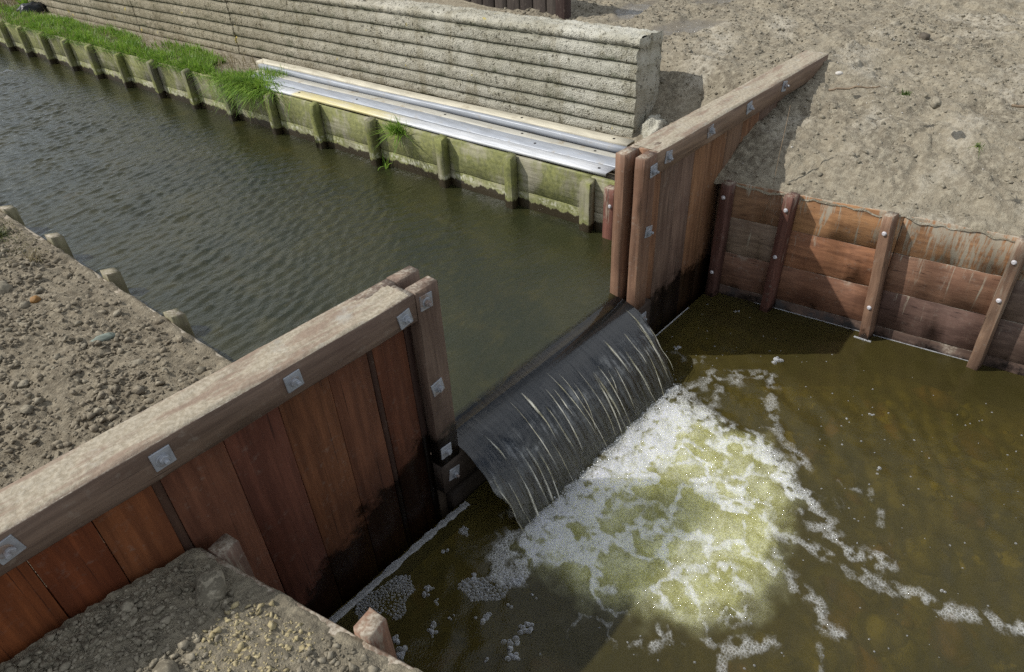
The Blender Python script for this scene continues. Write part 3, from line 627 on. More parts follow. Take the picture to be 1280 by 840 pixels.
# ------------------------------------------------------------------ small lump scatter (stuff) and single stones
def ico(sub, rg, jit):
    bm = bmesh.new(); bmesh.ops.create_icosphere(bm, subdivisions=sub, radius=1)
    V = np.array([v.co[:] for v in bm.verts]); F = np.array([[v.index for v in f.verts] for f in bm.faces]); bm.free()
    V = V*(1+rg.normal(0, jit, (len(V), 1)))*rg.uniform(.65, 1.2, (1, 3)); return V, F
def shard(npt, rg):
    P = rg.normal(size=(npt, 3)); P /= np.linalg.norm(P, axis=1)[:, None]; P *= rg.uniform(.72, 1.12, (npt, 1)); P *= rg.uniform(.6, 1.2, (1, 3))
    bm = bmesh.new()
    for p in P: bm.verts.new(p)
    h = bmesh.ops.convex_hull(bm, input=bm.verts); bmesh.ops.delete(bm, geom=list({v for v in h['geom_interior'] if isinstance(v, bmesh.types.BMVert)}), context='VERTS')
    bmesh.ops.triangulate(bm, faces=bm.faces[:]); bm.verts.index_update()
    V = np.array([v.co[:] for v in bm.verts]); F = np.array([[v.index for v in f.verts] for f in bm.faces]); bm.free(); return V, F
def scatter(name, P, R, mat, sub, jit=.16, flat=.75, seed=0, smooth=False, kind='stuff', variants=14):
    rg = np.random.default_rng(seed); shapes = [ico(sub, rg, jit) if jit < .05 or name == 'bed_rubble' else shard(8 if sub == 1 else 13, rg) for _ in range(variants)]
    ia = rg.integers(0, variants, len(P)); VV = []; FF = []; off = 0
    for k in range(variants):
        idx = np.where(ia == k)[0]
        if not len(idx): continue
        V, F = shapes[k]; q = rg.normal(size=(len(idx), 4)); q /= np.linalg.norm(q, axis=1)[:, None]; w_, a, b, c = q.T
        Rm = np.stack([np.stack([1-2*(b*b+c*c), 2*(a*b-c*w_), 2*(a*c+b*w_)], -1), np.stack([2*(a*b+c*w_), 1-2*(a*a+c*c), 2*(b*c-a*w_)], -1), np.stack([2*(a*c-b*w_), 2*(b*c+a*w_), 1-2*(a*a+b*b)], -1)], 1)
        W = np.einsum('nij,vj->nvi', Rm, V)*R[idx][:, None, None]; W[..., 2] *= flat; W += P[idx][:, None, :]
        VV.append(W.reshape(-1, 3)); FF.append((F[None]+off+np.arange(len(idx))[:, None, None]*len(V)).reshape(-1, 3)); off += len(idx)*len(V)
    me = np_mesh(name, np.concatenate(VV), np.concatenate(FF), [mat], smooth); o = link(name, me)
    if kind: o['kind'] = kind
    return o
def powr(rg, n, a, b, e=2.6):
    u = rg.random(n); return (a**(1-e)+(b**(1-e)-a**(1-e))*u)**(1/(1-e))
# upstream left bank
rg = np.random.default_rng(41); N = 34000
u = rg.random(N)**.8*2.6; y = .26+rg.random(N)*5.2; keep = fbm(u*2, y*2, 3, 44)+rg.random(N)*.9 > .25; u, y = u[keep], y[keep]
R = powr(rg, len(u), .0055, .036, 2.35); x = x_near(y)-.05-u; zz = h_left(x, y, u)+R*.22
sm = R < .014
scatter('soil_clods', np.stack([x, y, zz], -1)[sm], R[sm], CLOD, 1, .24, seed=1)['label'] = 'small clods over the near upstream bank'
scatter('soil_clods', np.stack([x, y, zz], -1)[~sm], R[~sm], CLOD, 2, .15, seed=2)['label'] = 'larger clods over the near upstream bank'
# lower left bank
N = 26000; u = rg.random(N)**.8*1.7; y = .0-rg.random(N)*1.7; R = powr(rg, N, .0042, .028, 2.4); x = x_ld(y)-.06-u
zz = h_lowleft(x, y, u)+R*.2; ye = (np.hypot((x+1.62)/.22, (y+.62)/.16) < 1+.4*rg.random(N)); sm = R < .010
scatter('soil_clods', np.stack([x, y, zz], -1)[sm & ~ye], R[sm & ~ye], CLODB, 1, .24, seed=3)['label'] = 'fine crumbs on the lower left soil'
scatter('soil_clods', np.stack([x, y, zz], -1)[~sm & ~ye], R[~sm & ~ye], CLODB, 2, .15, seed=4)['label'] = 'coarser clods on the lower left soil'
scatter('soil_clods', np.stack([x, y, zz], -1)[ye], R[ye], CLODY, 1, .22, seed=5)['label'] = 'yellowish clay crumbs near the lower left board'
N = 170; u = rg.random(N)*2.4; y = .3+rg.random(N)*4.6; R = powr(rg, N, .022, .055, 2.6); x = x_near(y)-.06-u
scatter('soil_clods', np.stack([x, y, h_left(x, y, u)+R*.3], -1), R, CLODB, 2, .15, .7, seed=15)['label'] = 'broken pale clods on the near upstream bank'
N = 110; u = rg.random(N)*1.5; y = -rg.random(N)*1.6; R = powr(rg, N, .018, .042, 2.6); x = x_ld(y)-.08-u
scatter('soil_clods', np.stack([x, y, h_lowleft(x, y, u)+R*.3], -1), R, CLODB, 2, .15, .7, seed=16)['label'] = 'broken pale clods on the lower left mound'
# right mud
N = 20000; u = rg.random(N)*4.5; y = .1-rg.random(N)*4.2; R = powr(rg, N, .005, .036, 2.9); x = x_rd(y)+.06+u
keep = fbm(x*1.4, y*1.4, 3, 45)+rg.random(N) > .35; x, y, u, R = x[keep], y[keep], u[keep], R[keep]
zz = h_rdown(x, y, u)+R*.2; sm = R < .016
scatter('mud_crumbs', np.stack([x, y, zz], -1)[sm], R[sm], CLODR, 1, .26, seed=6)['label'] = 'crumbs of mud on the right slope'
scatter('mud_crumbs', np.stack([x, y, zz], -1)[~sm], R[~sm], CLODR, 2, .16, seed=7)['label'] = 'lumps of mud on the right slope'
N = 6500; x = 4.0+rg.random(N)*4.5; y = .3+rg.random(N)*4.5; R = powr(rg, N, .008, .036, 3.0); pu = puddle(x, y); kp = pu < .3; x, y, R = x[kp], y[kp], R[kp]
scatter('mud_crumbs', np.stack([x, y, h_rup(x, y)+R*.2], -1), R, CLODR, 1, .26, seed=8)['label'] = 'crumbs of mud beyond the concrete wall'
N = 420; u = .15+rg.random(N)*4; y = -rg.random(N)*4; R = powr(rg, N, .005, .014, 2.6); x = x_rd(y)+.06+u
scatter('pebbles', np.stack([x, y, h_rdown(x, y, u)+R*.4], -1), R, PEB, 1, .08, seed=9)['label'] = 'pale pebbles strewn over the right mud'

def stone(label, x, y, r, mat, hf, sq=(1, 1, .7), seed=0):
    rgs = np.random.default_rng(seed); V, F = ico(3, rgs, .0)
    d = np.stack([fbm(V[:, 0]*1.3+seed, V[:, 1]*1.3+V[:, 2]*.8, 3, seed+k) for k in range(3)], -1)
    V = (V+.34*d+rgs.normal(0, .012, V.shape))*np.array(sq)*r; z0 = hf(x, y)
    o = link('stone', np_mesh('stone', V, F, [mat], True)); o.location = (x, y, z0+r*sq[2]*.25)
    o.rotation_euler = (rgs.normal(0, .15), rgs.normal(0, .15), rgs.random()*6)
    return tag(o, label, 'stone', 'single stones lying in the soil')
hl = lambda x, y: float(h_left(np.array([x]), np.array([y]), np.array([x_near(y)-.04-x]))[0])
hb = lambda x, y: float(h_lowleft(np.array([x]), np.array([y]), np.array([x_ld(y)-.045-x]))[0])
hr = lambda x, y: float(h_rdown(np.array([x]), np.array([y]), np.array([x_rd(y)+.045-.09-x*0+(x-x_rd(y))]))[0])
hu = lambda x, y: float(h_rup(np.array([x]), np.array([y]))[0])
stone('broad flat brown clod beside the corner of the lower left boards', -1.68, -.27, .085, CLODB, hb, (1.3, .9, .55), 1)
stone('pale angular stone in the shaded lower left soil', -1.98, -.52, .05, CLODB, hb, (1.2, .8, .6), 2)
stone('rounded grey clod close under the left wing planks', -1.95, -.10, .04, CLODB, hb, (1.2, .9, .7), 3)
stone('greenish grey flat stone in the middle of the near upstream soil', -1.19, 1.95, .05, plain('greenish_stone', (.20, .23, .19)), hl, (1.8, .7, .5), 4)
stone('rusty orange stone at the left of the near upstream soil', -1.30, 2.85, .035, plain('rusty_stone', (.30, .16, .05)), hl, (1, 1, .7), 5)
stone('pale oval clod by the near cap rail', -1.18, 1.55, .048, CLODB, hl, (1.3, .8, .6), 6)
stone('large pale lump at the left edge of the near upstream soil', -1.42, 3.2, .075, CLODB, hl, (1.3, 1, .7), 7)
stone('white pebble on the mud near the sunk end of the right cap rail', 4.75, -.33, .028, PEB, hr, (1.1, .9, .8), 8)
stone('dark lump sticking up in the far right mud', 6.5, -.55, .06, plain('dark_lump', (.12, .10, .075)), hr, (1.2, .9, .9), 9)
stone('pale brown clod on the mud above the second revetment post', 4.35, -1.25, .05, CLODR, hr, (1.2, .9, .8), 10)
def hr2(x, y): return hr(x, y)
# stones on the pool bed
rgb0 = np.random.default_rng(99)
bs = [(3.486, -2.105, .13, 'r'), (3.2, -1.85, .07, 'y'), (1.804, -2.509, .16, 'y'), (1.026, -2.464, .15, 'y'), (.983, -2.29, .11, 'r'), (.936, -2.628, .13, 'y'), (1.146, -2.23, .11, 'r'), (1.25, -2.8, .15, 'r'), (3.1, -2.5, .12, 'r'), (2.343, -2.64, .13, 'r')]
YST = plain('ochre_bed_stone', (.34, .28, .06), .8, .35, 7); RST = plain('rusty_bed_stone', (.25, .13, .04), .8, .4, 7)
bl = ['rust coloured stone under water near the right boards', 'small ochre stone under water by the rust coloured one', 'long ochre stone under the water right of the foam streaks', 'bright ochre stone under water below the foam streaks', 'dull rust stone under water beside the bright ochre one', 'ochre stone under water at the bottom edge', 'small rust stone under water under the foam streak', 'rust stone under water in the bottom right', 'brownish red stone under water in the far right pool', 'reddish stone under water right of the long ochre one']
for k, (x, y, r, c) in enumerate(bs):
    o = stone(bl[k], x, y, r, YST if c == 'y' else RST, lambda a, b: -.36, (1.4, .9, .6), 20+k); o['group'] = 'stones on the pool bed'

N = 420; x = -1.2+rgb0.random(N)*5; y = -.2-rgb0.random(N)*3.6; R = powr(rgb0, N, .02, .09, 2.0)
tag(scatter('bed_rubble', np.stack([x, y, np.full(N, -.36)], -1), R, BED, 2, .06, .6, 14, True), label='rubble lying on the pool bed')
# ------------------------------------------------------------------ bolts
def box_v(x0, x1, y0, y1, z0, z1): return np.array([(x, y, z) for x in (x0, x1) for y in (y0, y1) for z in (z0, z1)])
BOXF = np.array([(0, 1, 3, 2), (4, 6, 7, 5), (0, 4, 5, 1), (2, 3, 7, 6), (0, 2, 6, 4), (1, 5, 7, 3)])
def bev_box(name, a, b, c, ch, mat):
    bm = bmesh.new(); bmesh.ops.create_cube(bm, size=1); bmesh.ops.scale(bm, vec=(a, b, c), verts=bm.verts)
    bmesh.ops.bevel(bm, geom=bm.edges[:], offset=ch, segments=1, affect='EDGES'); me = bpy.data.meshes.new(name); bm.to_mesh(me); bm.free(); me.materials.append(mat); return me
PLATE = bev_box('plate', .088, .009, .092, .0025, BOLT)
def cyl_mesh(name, r1, r2, h, n, mat, r3=None):             # along -y
    bm = bmesh.new(); bmesh.ops.create_cone(bm, cap_ends=True, segments=n, radius1=r1, radius2=r2, depth=h, matrix=Matrix.Translation((0, -h/2, 0)) @ Matrix.Rotation(math.pi/2, 4, 'X'))
    bmesh.ops.bevel(bm, geom=[e for e in bm.edges if abs(e.verts[0].co.y-e.verts[1].co.y) < 1e-5], offset=.002, segments=1, affect='EDGES')
    me = bpy.data.meshes.new(name); bm.to_mesh(me); bm.free(); me.materials.append(mat); return me
NUT = cyl_mesh('nut', .021, .021, .018, 6, BOLT); WASH = cyl_mesh('washer', .030, .028, .004, 20, BOLT); STUD = cyl_mesh('stud', .011, .010, .034, 10, BOLT)
HEAD = cyl_mesh('bolt_head', .020, .013, .014, 14, BOLTH)
def plate_bolt(parent, x, z, y, k=0):
    base = Vector((x, y-.0045, z))-Vector(root_loc(parent)); p = link('bolt_plate', PLATE, parent, base); p.rotation_euler = (0, random.uniform(-.2, .2), 0)
    for nm, me in (('washer', WASH), ('nut', NUT), ('stud', STUD)):
        q = link(nm, me, p, (random.uniform(-.008, .008), -.0045 if nm == 'washer' else -.0085, random.uniform(-.008, .008))); q.rotation_euler = (0, random.random(), 0)

# ------------------------------------------------------------------ weir sill
RED = (.105, .052, .034); BRN = (.125, .075, .052); ORG = (.20, .105, .055)
sill = thing('weir_sill', 'dark wet timber sill crossing the gap below the water sheet', 'weir', (1.0, .1, .3))
beam('front_beam', (-.17, .04-.003, .325), (2.285, .04-.003, .325), (0, 1, 0), .08, .245, WSILL, sill, (.05, .038, .03), seg=30)
beam('back_beam', (-.02, .205, .37), (2.05, .205, .37), (0, 1, 0), .075, .15, WSILL, sill, (.26, .19, .09), seg=24)
for k in range(8):
    a = -.160+k*.294; beam('sill_plank', (a+.147, .1215, -.45), (a+.147, .1215, .47), (1, 0, 0), .291, .074, WSILL, sill, (.055+.01*random.random(), .045, .032), seg=8)
beam('lower_rail', (-.1, .045, .02), (2.1, .045, .02), (0, 1, 0), .07, .2, WSILL, sill, (.035, .028, .022), seg=20)
plate_bolt(sill, -.075, .335, -.006); plate_bolt(sill, 2.16, .335, -.006)

# ------------------------------------------------------------------ wing walls
def wing(label, x0, x1, inner, seams, tints, mat_plank, zb, plates, postplates, tint_cap):
    e = thing('wing_wall', label, 'wing wall', (inner, .12, 0), 'timber wing walls of the weir')
    s = 1 if x1 > inner else -1                       # direction away from the gap
    far = x1 if s > 0 else x0
    pa, pb = inner, inner+s*.165
    beam('post', ((pa+pb)/2, .04, .452), ((pa+pb)/2, .04, H), (1, 0, 0), .165, .080, mat_plank, e, tint_cap, seg=14, ch=.0025)
    beam('post', ((pa+pb)/2-s*.012, .2005, -.3), ((pa+pb)/2-s*.012, .2005, H+.002), (1, 0, 0), .165, .079, mat_plank, e, tint_cap, seg=14, ch=.0025)
    beam('cap_rail', (pb+s*.004, .0395, H-.088), (far, .0395, H-.088), (0, 1, 0), .0795, .172, WXF, e, tint_cap, seg=46, rough=.0016, ch=.004)
    beam('cap_rail', (pb+s*.004-s*.015, .2005, H-.085), (far, .2005, H-.087), (0, 1, 0), .0795, .17, WXF, e, tint_cap, seg=46, rough=.0016, ch=.004)
    for k in range(len(seams)-1):
        a, b_ = seams[k], seams[k+1]; w_ = abs(b_-a)-.0065
        hh = H-.001-random.random()*.003
        beam('plank', ((a+b_)/2, .1205, zb), ((a+b_)/2, .1205, hh), (1, 0, 0), w_+.004, .0800-.0012*(k % 2), mat_plank, e, tints[k % len(tints)], seg=12, ch=.003, rough=.001)
    for x, z in plates: plate_bolt(e, x, z, .0)
    gx = np.arange(min(pb+s*.03, far), max(pb+s*.03, far), .012); gy = np.linspace(.003, .238, 18); X, Y = np.meshgrid(gx, gy, indexing='ij')
    d = np.abs(X-inner); ed = np.minimum(Y-.003, .238-Y)
    Zc = H-.0035+.0105*np.clip(.5+1.1*fbm(X*4, Y*9, 5, 140, .6)+.25*sstep(.15, 1.0, d), 0, 1.2)*sstep(.0, .012, ed)+.004*lumps(X*30, Y*30, 141)*sstep(.3, .9, d)*(ed > .01)
    n_, m_ = X.shape; i_ = (np.arange(n_-1)[:, None]*m_+np.arange(m_-1)[None, :]).ravel()
    q_ = wobj('caked_mud', np.stack([X, Y, Zc], -1).reshape(-1, 3), np.stack([i_, i_+m_, i_+m_+1, i_+1], -1), CAKE, e, smooth=True, kind='stuff')
    q_['label'] = 'dried mud caked along the top of the cap rails'
    for x, z in postplates: plate_bolt(e, x, z, .0)
    return e
lw = wing('long left timber wing wall with dark red planks and muddy cap rail', -6.2, 0, 0.0, [-.168, -.215, -.435, -.472, -.72, -1.01, -1.30, -1.60, -1.64, -1.885, -2.13, -2.40, -2.68, -2.96, -3.24, -3.6, -4.0, -4.5, -5, -5.6, -6.2],
          [(0.049, 0.026, 0.019), (0.131, 0.049, 0.025), (0.056, 0.028, 0.019), (0.138, 0.056, 0.029), (0.144, 0.058, 0.026), (0.125, 0.046, 0.028), (0.144, 0.058, 0.032), (0.059, 0.031, 0.020), (0.177, 0.062, 0.023), (0.171, 0.048, 0.016), (0.203, 0.062, 0.019)], WZ, -.5,
          [(-.255, 1.655), (-.937, 1.68), (-1.57, 1.685), (-2.153, 1.69), (-2.85, 1.685)], [(-.10, 1.684), (-.105, 1.084), (-.11, .56)], (.15, .106, .080))
rw_ = wing('right timber wing wall with brown planks running into the mud', 2.03, 5.35, 2.03, [2.198, 2.42, 2.68, 2.93, 3.21, 3.48, 3.78, 4.1, 4.4, 4.75, 5.1, 5.34],
           [(.22, .115, .062), (.17, .115, .085), (.18, .12, .09), (.27, .145, .075), (.23, .12, .06), (.20, .125, .08)], WZR, -.5,
           [(2.355, 1.684), (2.986, 1.69), (3.656, 1.695), (4.35, 1.70)], [(2.155, 1.645), (2.15, 1.149)], (.20, .14, .098))
for o in list(rw_.children):                         # the slot side of the two right end posts is freshly cut
    if o.name.startswith('post'): o.color = (.20, .118, .076, 1)

# ------------------------------------------------------------------ revetments
def lerp(a, b, t): return tuple(x+(y-x)*t for x, y in zip(a, b))
# right, downstream
rv = thing('timber_revetment', 'right brown timber retaining wall holding back the mud', 'retaining wall', (3.5, -1.5, 0), 'timber retaining walls along the water')
ppos = [-.065, -.585, -1.43, -2.25, -3.15, -4.05, -4.95]
rowz = [(1.135, .806), (.8035, .453), (.4505, .10), (.0975, -.40)]
tintR = [[(.23, .135, .075), (.37, .205, .10), (.33, .185, .095), (.32, .178, .09), (.33, .18, .09), (.3, .17, .09)],
         [(.22, .165, .12), (.26, .125, .066), (.22, .125, .08), (.17, .125, .10), (.2, .13, .09), (.2, .12, .08)],
         [(.19, .105, .068), (.215, .11, .066), (.14, .088, .070), (.15, .105, .082), (.16, .11, .08), (.16, .11, .08)],
         [(.12, .08, .06)]*6]
for r, (zt, zb) in enumerate(rowz):
    ends = [.0, -.585, -1.43, -2.25, -3.15, -4.05, -6.5]
    for k in range(6):
        ya, yb = ends[k]-.002, ends[k+1]+.002
        o = beam('board', (x_rd(ya)+.0225, ya, (zt+zb)/2), (x_rd(yb)+.0225, yb, (zt+zb)/2), (0, 0, 1), zt-zb, .044+.003*((r+k) % 2), WBR, rv, tintR[r][k], seg=16, rough=.0015, ch=.003)
for k, yy in enumerate(ppos):
    lean = (-.01, -.02, .085, .03, .02, 0, 0)[k]
    A = (x_rd(yy)-.055, yy-lean*.0, -.4); B = (x_rd(yy)-.06, yy+lean, 1.15+.02*math.sin(k*3))
    A = (x_rd(yy)-.055, yy-lean*.5, -.4)
    p = beam('post', A, B, (1, -.14, 0), .108, .08, WBP, rv, ((.115, .058, .046), (.13, .06, .045), (.24, .15, .10), (.24, .16, .11), (.13, .08, .06), (.13, .08, .06), (.13, .08, .06))[k], seg=14, rough=.002, ch=.003)
    for zz_ in ((1.03, .27), (1.03, .58), (1.0, .32), (.99, .66), (1.0, .3), (1.0, .3), (1, .3))[k]:
        tq = (zz_+.4)/1.55; c = lerp(A, B, tq)
        q = link('bolt_head', HEAD, p, Vector((c[0]-.055, c[1]+.006, zz_))-Vector(root_loc(rv))); q.rotation_euler = (0, 0, -math.pi/2-.14)
# left, downstream
lv = thing('timber_revetment', 'lower left timber retaining wall with soil spilling over its board', 'retaining wall', (-1.4, -.8, 0), 'timber retaining walls along the water')
for r, (zt, zb) in enumerate([(1.10, .775), (.768, .42), (.412, .06), (.052, -.4)]):
    ends = [-.003, -.93, -1.83, -2.75, -3.7, -6.5]
    for k in range(5):
        ya, yb = ends[k]-.002, ends[k+1]+.002
        beam('board', (x_ld(ya)-.0225, ya, (zt+zb)/2), (x_ld(yb)-.0225, yb, (zt+zb)/2), (0, 0, 1), zt-zb, .044, WBR, lv, (.15, .10, .07), seg=16, rough=.003)
for k, yy in enumerate((-.06, -.90, -1.80, -2.72, -3.66)):
    z1 = (1.11, 1.13, 1.12, 1.13, 1.1)[k]
    beam('post', (x_ld(yy)+.056, yy, -.4), (x_ld(yy)+.056, yy, z1), (1, .21, 0), .108, .09, WBP, lv, ((.16, .105, .08), (.27, .16, .11), (.18, .11, .08), (.18, .11, .08), (.18, .11, .08))[k], seg=14, rough=.003)
# far bank, upstream
fv = thing('timber_revetment', 'long mossy green timber retaining wall on the far side of the ditch', 'retaining wall', (2.6, 6, 0), 'timber retaining walls along the water')
fp = [1.02, 1.93, 2.86, 3.97, 4.99, 5.92, 6.95, 7.92, 8.93, 9.98, 11.0, 11.95, 12.9, 13.9, 14.8, 15.8, 16.8, 17.8, 18.8, 19.8]
fe = [.245]+fp+[21, 24, 30, 40, 60]
for r, (zt, zb) in enumerate([(1.115, .775), (.771, .42), (.414, -.15)]):
    for k in range(len(fe)-1):
        ya, yb = fe[k]+.001, fe[k+1]-.001; g = random.uniform(.85, 1.1)
        beam('board', (x_far(ya)+.022, ya, (zt+zb)/2), (x_far(yb)+.022, yb, (zt+zb)/2), (0, 0, 1), zt-zb, .043, MY, fv, (g, g*.99, g*.97), seg=10, rough=.002)
def chisel(parent, xf, yy, sgn, z1, mat, col, wd=.105, dep=.10):
    V, F = beam_geo((xf, yy, -.15), (xf, yy, z1), (1, .047, 0), dep, wd, seg=10, ch=.003, rough=.002, seed=int(yy*100)+7)
    top = V[-8:]; top[:, 2] += -.025*np.clip((top[:, 0]-xf)*-sgn/dep+.0, 0, .5)*2
    return wobj('post', V, F, mat, parent, color=col)
for k, yy in enumerate(fp):
    g = random.uniform(.75, 1.15); chisel(fv, x_far(yy)-.052, yy, 1, 1.135+random.uniform(-.015, .02)-(.02 if k == 0 else 0), MZ, (g*.62, g*.62, g*.56), .10+random.uniform(-.008, .008))
o = beam('post', (x_far(.76)-.05, .76, -.1), (x_far(.76)-.05, .76, 1.09), (1, 0, 0), .10, .11, WBP, fv, (.17, .075, .055), seg=12); o['label'] = 'newer reddish brown post at the weir end'
q = link('bolt_head', HEAD, o, Vector((x_far(.76)-.10, .74, .93))-Vector(root_loc(fv))); q.rotation_euler = (0, 0, -math.pi/2)
beam('submerged_ledge', (2.18, 1.3, .44), (2.47, 6.5, .46), (1, 0, 0), .05, .05, plain('sunken_timber', (.36, .30, .08)), fv, None, seg=20)
# near bank, upstream
nv = thing('timber_revetment', 'near upstream timber edge boards half buried by clod soil', 'retaining wall', (-1, 3, 0), 'timber retaining walls along the water')
npz = [1.0, 1.93, 2.86, 3.86, 4.9, 5.9, 6.9, 7.9, 8.9]; ne = [.245]+npz+[12, 18, 30, 60]
for r, (zt, zb) in enumerate([(1.115, .775), (.771, .42), (.414, -.15)]):
    for k in range(len(ne)-1):
        ya, yb = ne[k]+.001, ne[k+1]-.001
        beam('board', (x_near(ya)-.022, ya, (zt+zb)/2), (x_near(yb)-.022, yb, (zt+zb)/2), (0, 0, 1), zt-zb, .043, NYB, nv, (.36, .32, .24), seg=10, rough=.003)
for k, yy in enumerate(npz):
    chisel(nv, x_near(yy)+.052, yy, -1, 1.15+random.uniform(-.01, .03), NZP, (.19, .18, .11), .11)

# ------------------------------------------------------------------ ribbed concrete wall
cw = thing('concrete_wall', 'grey concrete wall with horizontal ribs behind the steel rails', 'wall', (3.85, 6, 1))
def x_con(y): return 3.85-.047*(y-1.25)
ZG = [1.08, 1.20, 1.345, 1.505, 1.665, 1.825, 1.972]
def wall_panel(y0, y1, end0, sd, zsh):
    ny = max(int((y1-y0)/.03), 4) if y1 < 12 else max(int((y1-y0)/.10), 4)
    pr = []
    for a, b_ in zip(ZG[:-1], ZG[1:]):
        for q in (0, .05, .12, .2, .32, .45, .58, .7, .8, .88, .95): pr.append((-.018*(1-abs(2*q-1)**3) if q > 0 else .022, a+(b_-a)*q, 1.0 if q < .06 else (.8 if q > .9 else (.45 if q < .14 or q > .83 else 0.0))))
    pr.append((.022, ZG[-1], 1)); pr += [(-.006, 1.99, .3), (-.012, 2.02, 0), (-.004, 2.048, 0), (.02, 2.062, 0)]
    for q in np.linspace(.06, .36, 10): pr.append((q, 2.066+.006*math.sin(q*14), 0))
    pr += [(.40, 2.05, 0), (.42, 2.0, 0), (.42, 1.0, 0)]
    pr = np.array(pr); Ysr = np.linspace(y0, y1, ny); n, m = len(pr), ny
    X = np.zeros((n, m)); Z = np.zeros((n, m)); Yg = np.tile(Ysr, (n, 1)); arc = np.concatenate([[0], np.cumsum(np.hypot(*np.diff(pr[:, :2], axis=0).T))])
    for i in range(n):
        d = .009*fbm(Ysr*9, np.full(m, arc[i]*9+sd), 4, 110, .65)+.016*np.minimum(fbm(Ysr*17, np.full(m, arc[i]*24+sd), 3, 111), 0)-.010*sstep(.35, .6, fbm(Ysr*13, np.full(m, arc[i]*13), 2, 112))
        d = d*(1.0 if pr[i, 1] < 1.96 else 2.0); X[i] = x_con(Ysr)+pr[i, 0]-d*(1 if pr[i, 1] < 2.04 else 0); Z[i] = pr[i, 1]+zsh+(d*1.4 if pr[i, 1] >= 2.04 else 0)+.012*fbm(Ysr*.8, np.full(m, sd), 2, 113)
    if end0:                                          # ragged broken end
        for j in range(4): Yg[:, j] += (.030*fbm(arc*7, np.full(n, 3.0), 3, 115))*(1-j/4.0)
    V = np.stack([X, Yg, Z], -1).reshape(-1, 3); i = (np.arange(n-1)[:, None]*m+np.arange(m-1)[None, :]).ravel(); F = [np.stack([i, i+1, i+m+1, i+m], -1)]
    # end cap as a grid between the front face and the back face
    zl = np.linspace(1.0, 2.058, 26); base = len(V); xl = np.linspace(0, 1, 10); fx = np.interp(zl, pr[:n-13, 1], pr[:n-13, 0])
    for yy, col, sg in ((y0, 0, -1), (y1, m-1, 1)):
        E = []
        for a, z in enumerate(zl):
            ye = np.interp(z, pr[:n-13, 1], Yg[:n-13, col])
            for b_, q in enumerate(xl):
                E.append((x_con(yy)+fx[a]+(.42-fx[a])*q, ye+sg*(.014*fbm(np.array([q*3.0+sd]), np.array([z*9]), 3, 117)[0]*math.sin(math.pi*q)-(.0 if 0 < b_ < 9 else .004)), z+zsh+.03*(z-1)*0))
        E.append((x_con(yy)+.2, yy+sg*-.01, 2.075+zsh)); b0 = len(V); V = np.concatenate([V, np.array(E)])
        k = (np.arange(25)[:, None]*10+np.arange(9)[None, :]).ravel()+b0
        q4 = np.stack([k, k+1, k+11, k+10], -1) if sg < 0 else np.stack([k, k+10, k+11, k+1], -1); F.append(q4)
        top = np.stack([np.arange(9)+250-10+b0, np.arange(9)+250-9+b0, np.full(9, b0+260)], -1); F.append(top)
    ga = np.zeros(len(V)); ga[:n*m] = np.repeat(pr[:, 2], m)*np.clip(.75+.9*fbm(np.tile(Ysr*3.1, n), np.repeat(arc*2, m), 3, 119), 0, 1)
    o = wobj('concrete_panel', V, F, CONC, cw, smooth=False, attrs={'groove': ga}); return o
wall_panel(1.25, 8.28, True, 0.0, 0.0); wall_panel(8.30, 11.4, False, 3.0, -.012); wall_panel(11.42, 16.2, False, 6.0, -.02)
# rough concrete foot and rubble at the broken end
def hump(name, label, x, y, z, r, mat, sq, seed, cat='rubble'):
    rgs = np.random.default_rng(seed); V, F = ico(4, rgs, 0); V /= np.linalg.norm(V, axis=1)[:, None]
    d = .45*fbm(V[:, 0]*1.6+seed, V[:, 1]*1.6+V[:, 2]*1.1, 4, seed)+.10*fbm(V[:, 0]*7, V[:, 1]*7+V[:, 2]*5, 3, seed+4)
    V = V*(1+d[:, None])*np.array(sq)*r; o = link(name, np_mesh(name, V, F, [mat], True)); o.location = (x, y, z); return tag(o, label, cat)
hump('rubble', 'rough concrete footing lump below the broken end of the ribbed wall', 4.02, 1.10, 1.12, .15, CONC, (1.2, .8, 1.2), 31)
hump('rubble', 'clayey spoil heap between the concrete wall end and right cap rail', 4.32, .62, 1.16, .22, SOILR, (1.2, 1.1, 1.5), 32)

